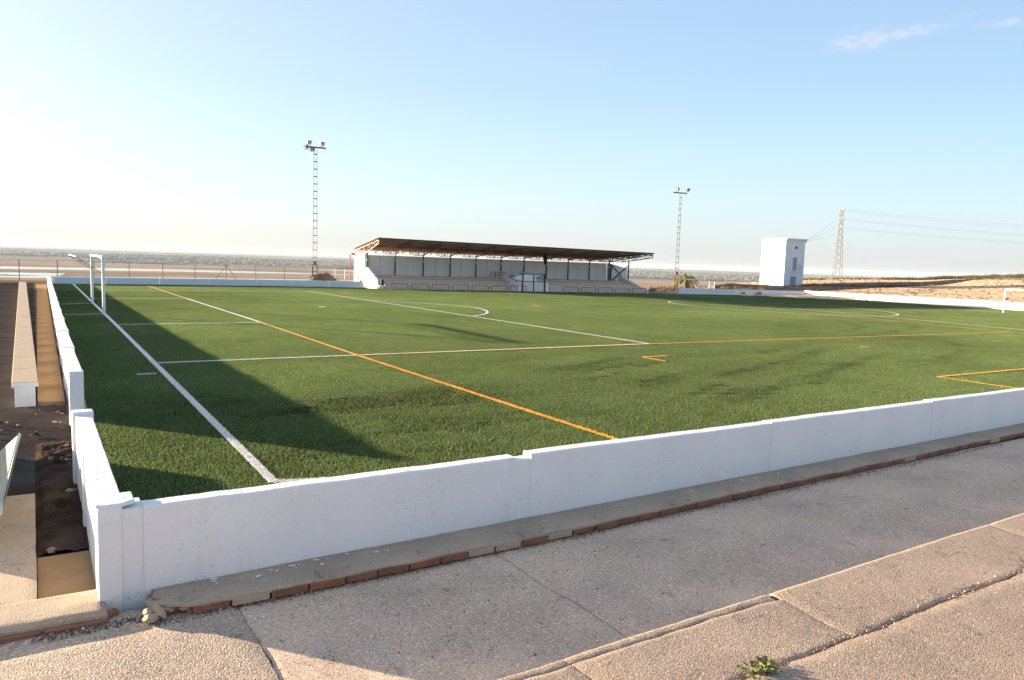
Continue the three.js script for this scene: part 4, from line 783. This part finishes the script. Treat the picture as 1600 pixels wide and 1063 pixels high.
{
  const ends = [[330, 18.3, -66], [330, 17.1, -66], [330, 15.2, -66], [330, 14.5, -66], [330, 12.9, -66], [330, 12.4, -66]], names = ['top', 'top', 'middle', 'middle', 'lowest', 'lowest'], c = Math.cos(.95), s = Math.sin(.95);
  ends.forEach((e, i) => { const k = i % 2 ? 1.7 : -1.7; wire(`thin ${names[i]} power line running right from the pylon, ${i % 2 ? 'nearer' : 'farther'} of its pair`, [PY[0] + c * k, armY[i >> 1] - .1 , PY[1] - s * k], [e[0], e[1] + 2.6, e[2]], 1.4); });
  [0, 1, 2].forEach((i) => { wire(['highest', 'middle', 'lowest'][i] + ' thin power line from the pylon down to the white building', [PY[0] - c * 1.7, armY[i] - .1, PY[1] + s * 1.7], [X0 + 4.45 + .2 * i, 7.2, Z0 - .4], .8); });
}

// ------------------------------------------------------------------ palm, shrubs, road on the sandy rise
{
  const p = thing('palm_tree', 'bushy short palm tree behind the far wall right of the tower', 'palm tree', [62.2, .1, -24.4]), r = rng(8);
  const tp = [[.34, 0], [.30, .5], [.33, .8], [.26, 1.05], [.1, 1.25]].map(([a, y]) => new THREE.Vector2(a, y)); part('trunk', new THREE.LatheGeometry(tp, 10), M.bark, p);
  for (let i = 0; i < 30; i++) {
    const a = i * 2.399 + r() * .3, up = .15 + 1.15 * (1 - i / 30) + .15 * r(), L = 1.6 + .6 * r(), pos = [], N = 16, c = [], ca = Math.cos(a), sa = Math.sin(a);
    for (let k = 0; k <= N; k++) { const t = k / N, d = L * t; const x = d * Math.cos(up) * (1 - .1 * t), y = 1.2 + d * Math.sin(up) - t * t * L * (.55 + .35 * Math.cos(up)); c.push([ca * x, Math.max(.08, y), sa * x]); }
    for (let k = 1; k < N; k++) { const [x, y, z] = c[k], t = k / N, ll = .52 * Math.sin(Math.PI * Math.min(1, t * .85 + .12)), [x2, y2, z2] = c[k + 1]; for (const s of [-1, 1]) { const ex = x + (-sa * s * .8 + ca * .6) * ll, ez = z + (ca * s * .8 + sa * .6) * ll, ey = y - .10 * ll + .12 * ll * r(); pos.push(x, y, z, x2, y2, z2, ex, ey, ez); } pos.push(x, y, z, x2, y2 + .02, z2, x2, y2 - .02, z2); }
    part('frond', tris(pos), M.palmLeaf[i % 5 === 4 ? 2 : i % 2], p);
  }
}
function shrub(label, x, z, sx, sy, mat, seed, group, name = 'shrub') {
  const s = thing(name, label, 'shrub', [x, hgt(x, z) - .05, z], 0, group), r = rng(seed), pos = [];
  for (let i = 0; i < 700; i++) { const a = r() * 6.283, b = Math.acos(r()), q = .55 + .45 * Math.sqrt(r()), lump = .75 + .5 * fbm(a * 1.3, b * 2 + seed, 3, 500), cx = Math.cos(a) * Math.sin(b) * q * sx * lump, cy = Math.cos(b) * q * sy * lump, cz = Math.sin(a) * Math.sin(b) * q * sx * lump; const l = .10 + .12 * r(); pos.push(cx, cy, cz, cx + (r() - .5) * l, cy + (r() - .2) * l, cz + (r() - .5) * l, cx + (r() - .5) * l, cy + (r() - .5) * l, cz + (r() - .5) * l); }
  part('foliage', tris(pos), mat, s); part('stems', Array.from({ length: 7 }, () => { const a = r() * 6.28; return bar([0, 0, 0], [Math.cos(a) * sx * .6, sy * .75, Math.sin(a) * sx * .6], .03); }), M.bark, s);
}
const polar = (az, R) => [CAM[0] + Math.sin(az * Math.PI / 180) * R, CAM[1] - Math.cos(az * Math.PI / 180) * R];
[[62.6, 138, 1.5, .8, 2, 'olive rounded shrub left of the others near the right frame edge'], [63.6, 139, 1.7, .9, 0, 'wide olive shrub in the middle of the right-hand clump'], [64.5, 137, 1.6, .85, 2, 'yellowish shrub second from the right edge on the crest'], [65.4, 136, 1.8, 1.0, 0, 'green shrub cut by the right frame edge'], [61.2, 149, 1.2, .5, 1, 'dark flat shrub on the skyline above the sandy slope'], [52.2, 146, 1.6, .45, 0, 'low green bush at the foot of the pylon'], [53.3, 148, 1.9, .4, 2, 'low yellow-green bush just right of the pylon foot']].forEach(([az, R, sx, sy, m, label], i) => { const [x, z] = polar(az, R); shrub(label, x, z, sx, sy, M.shrub[m], 600 + i); });
{ // dark scrub along the skyline, tufts on the sand
  const r = rng(303), src = []; for (let i = 0; i < 40; i++) { const a = r() * 6.28, h = .2 + .3 * r(), x = (r() - .5) * .6, z = (r() - .5) * .6; src.push(x, 0, z, x + .07 * Math.cos(a), 0, z + .07 * Math.sin(a), x + (r() - .5) * .3, h, z + (r() - .5) * .3); }
  const g = tris(src), make = (n, f, mat, name, label) => { const im = new THREE.InstancedMesh(g, mat, n), m = new THREE.Matrix4(); for (let i = 0; i < n; i++) { const [az, R, s] = f(), [x, z] = polar(az, R); m.compose(new THREE.Vector3(x, hgt(x, z), z), new THREE.Quaternion().setFromAxisAngle(new THREE.Vector3(0, 1, 0), r() * 6), new THREE.Vector3(s, s * (.6 + .5 * r()), s)); im.setMatrixAt(i, m); } im.name = name; im.castShadow = true; scene.add(dress(im, label, 'scrub', null, 'stuff')); };
  make(1300, () => { const q = r(), az = q < .12 ? 51 + 7 * r() : 57.5 + 10 * Math.pow(r(), .8); return [az, 145 + 7 * r(), (.35 + .6 * r()) * (az > 60 ? 1.2 : .8)]; }, M.shrub[1], 'scrub', 'dark low scrub along the skyline of the sandy rise');
  make(500, () => { const q = r(); return [47 + 20 * r(), 86 + 60 * q, .25 + .5 * r() * r()]; }, M.shrub[2], 'dry_weeds', 'sparse dry weeds dotted over the sandy slope');
  make(120, () => [41 + 9 * r(), 88 + 14 * r(), .4 + .6 * r()], M.straw, 'dry_weeds_by_wall', 'dry weeds behind the far wall beside the white building');
  const road = grid(60, 8, (u, v) => { const az = lerp(46.5, 63, u), R = lerp(interp([[46.5, 92], [50.5, 93], [57, 112], [60, 124], [63, 140]], az), interp([[46.5, 116], [50.5, 119], [57, 134], [60, 139], [63, 143]], az), v) + 1.2 * (fbm(az * 2, v * 2, 3, 77) - .5), [x, z] = polar(az, R); return [x, hgt(x, z) + .05, z]; });
  setKind(part('road', road, M.asphalt), 'structure', 'dark grey track crossing the sandy rise behind the right wall', 'road');
}
scene.traverse((o) => { if (o.isMesh) { o.castShadow = true; o.receiveShadow = true; } });
renderer.render(scene, camera);
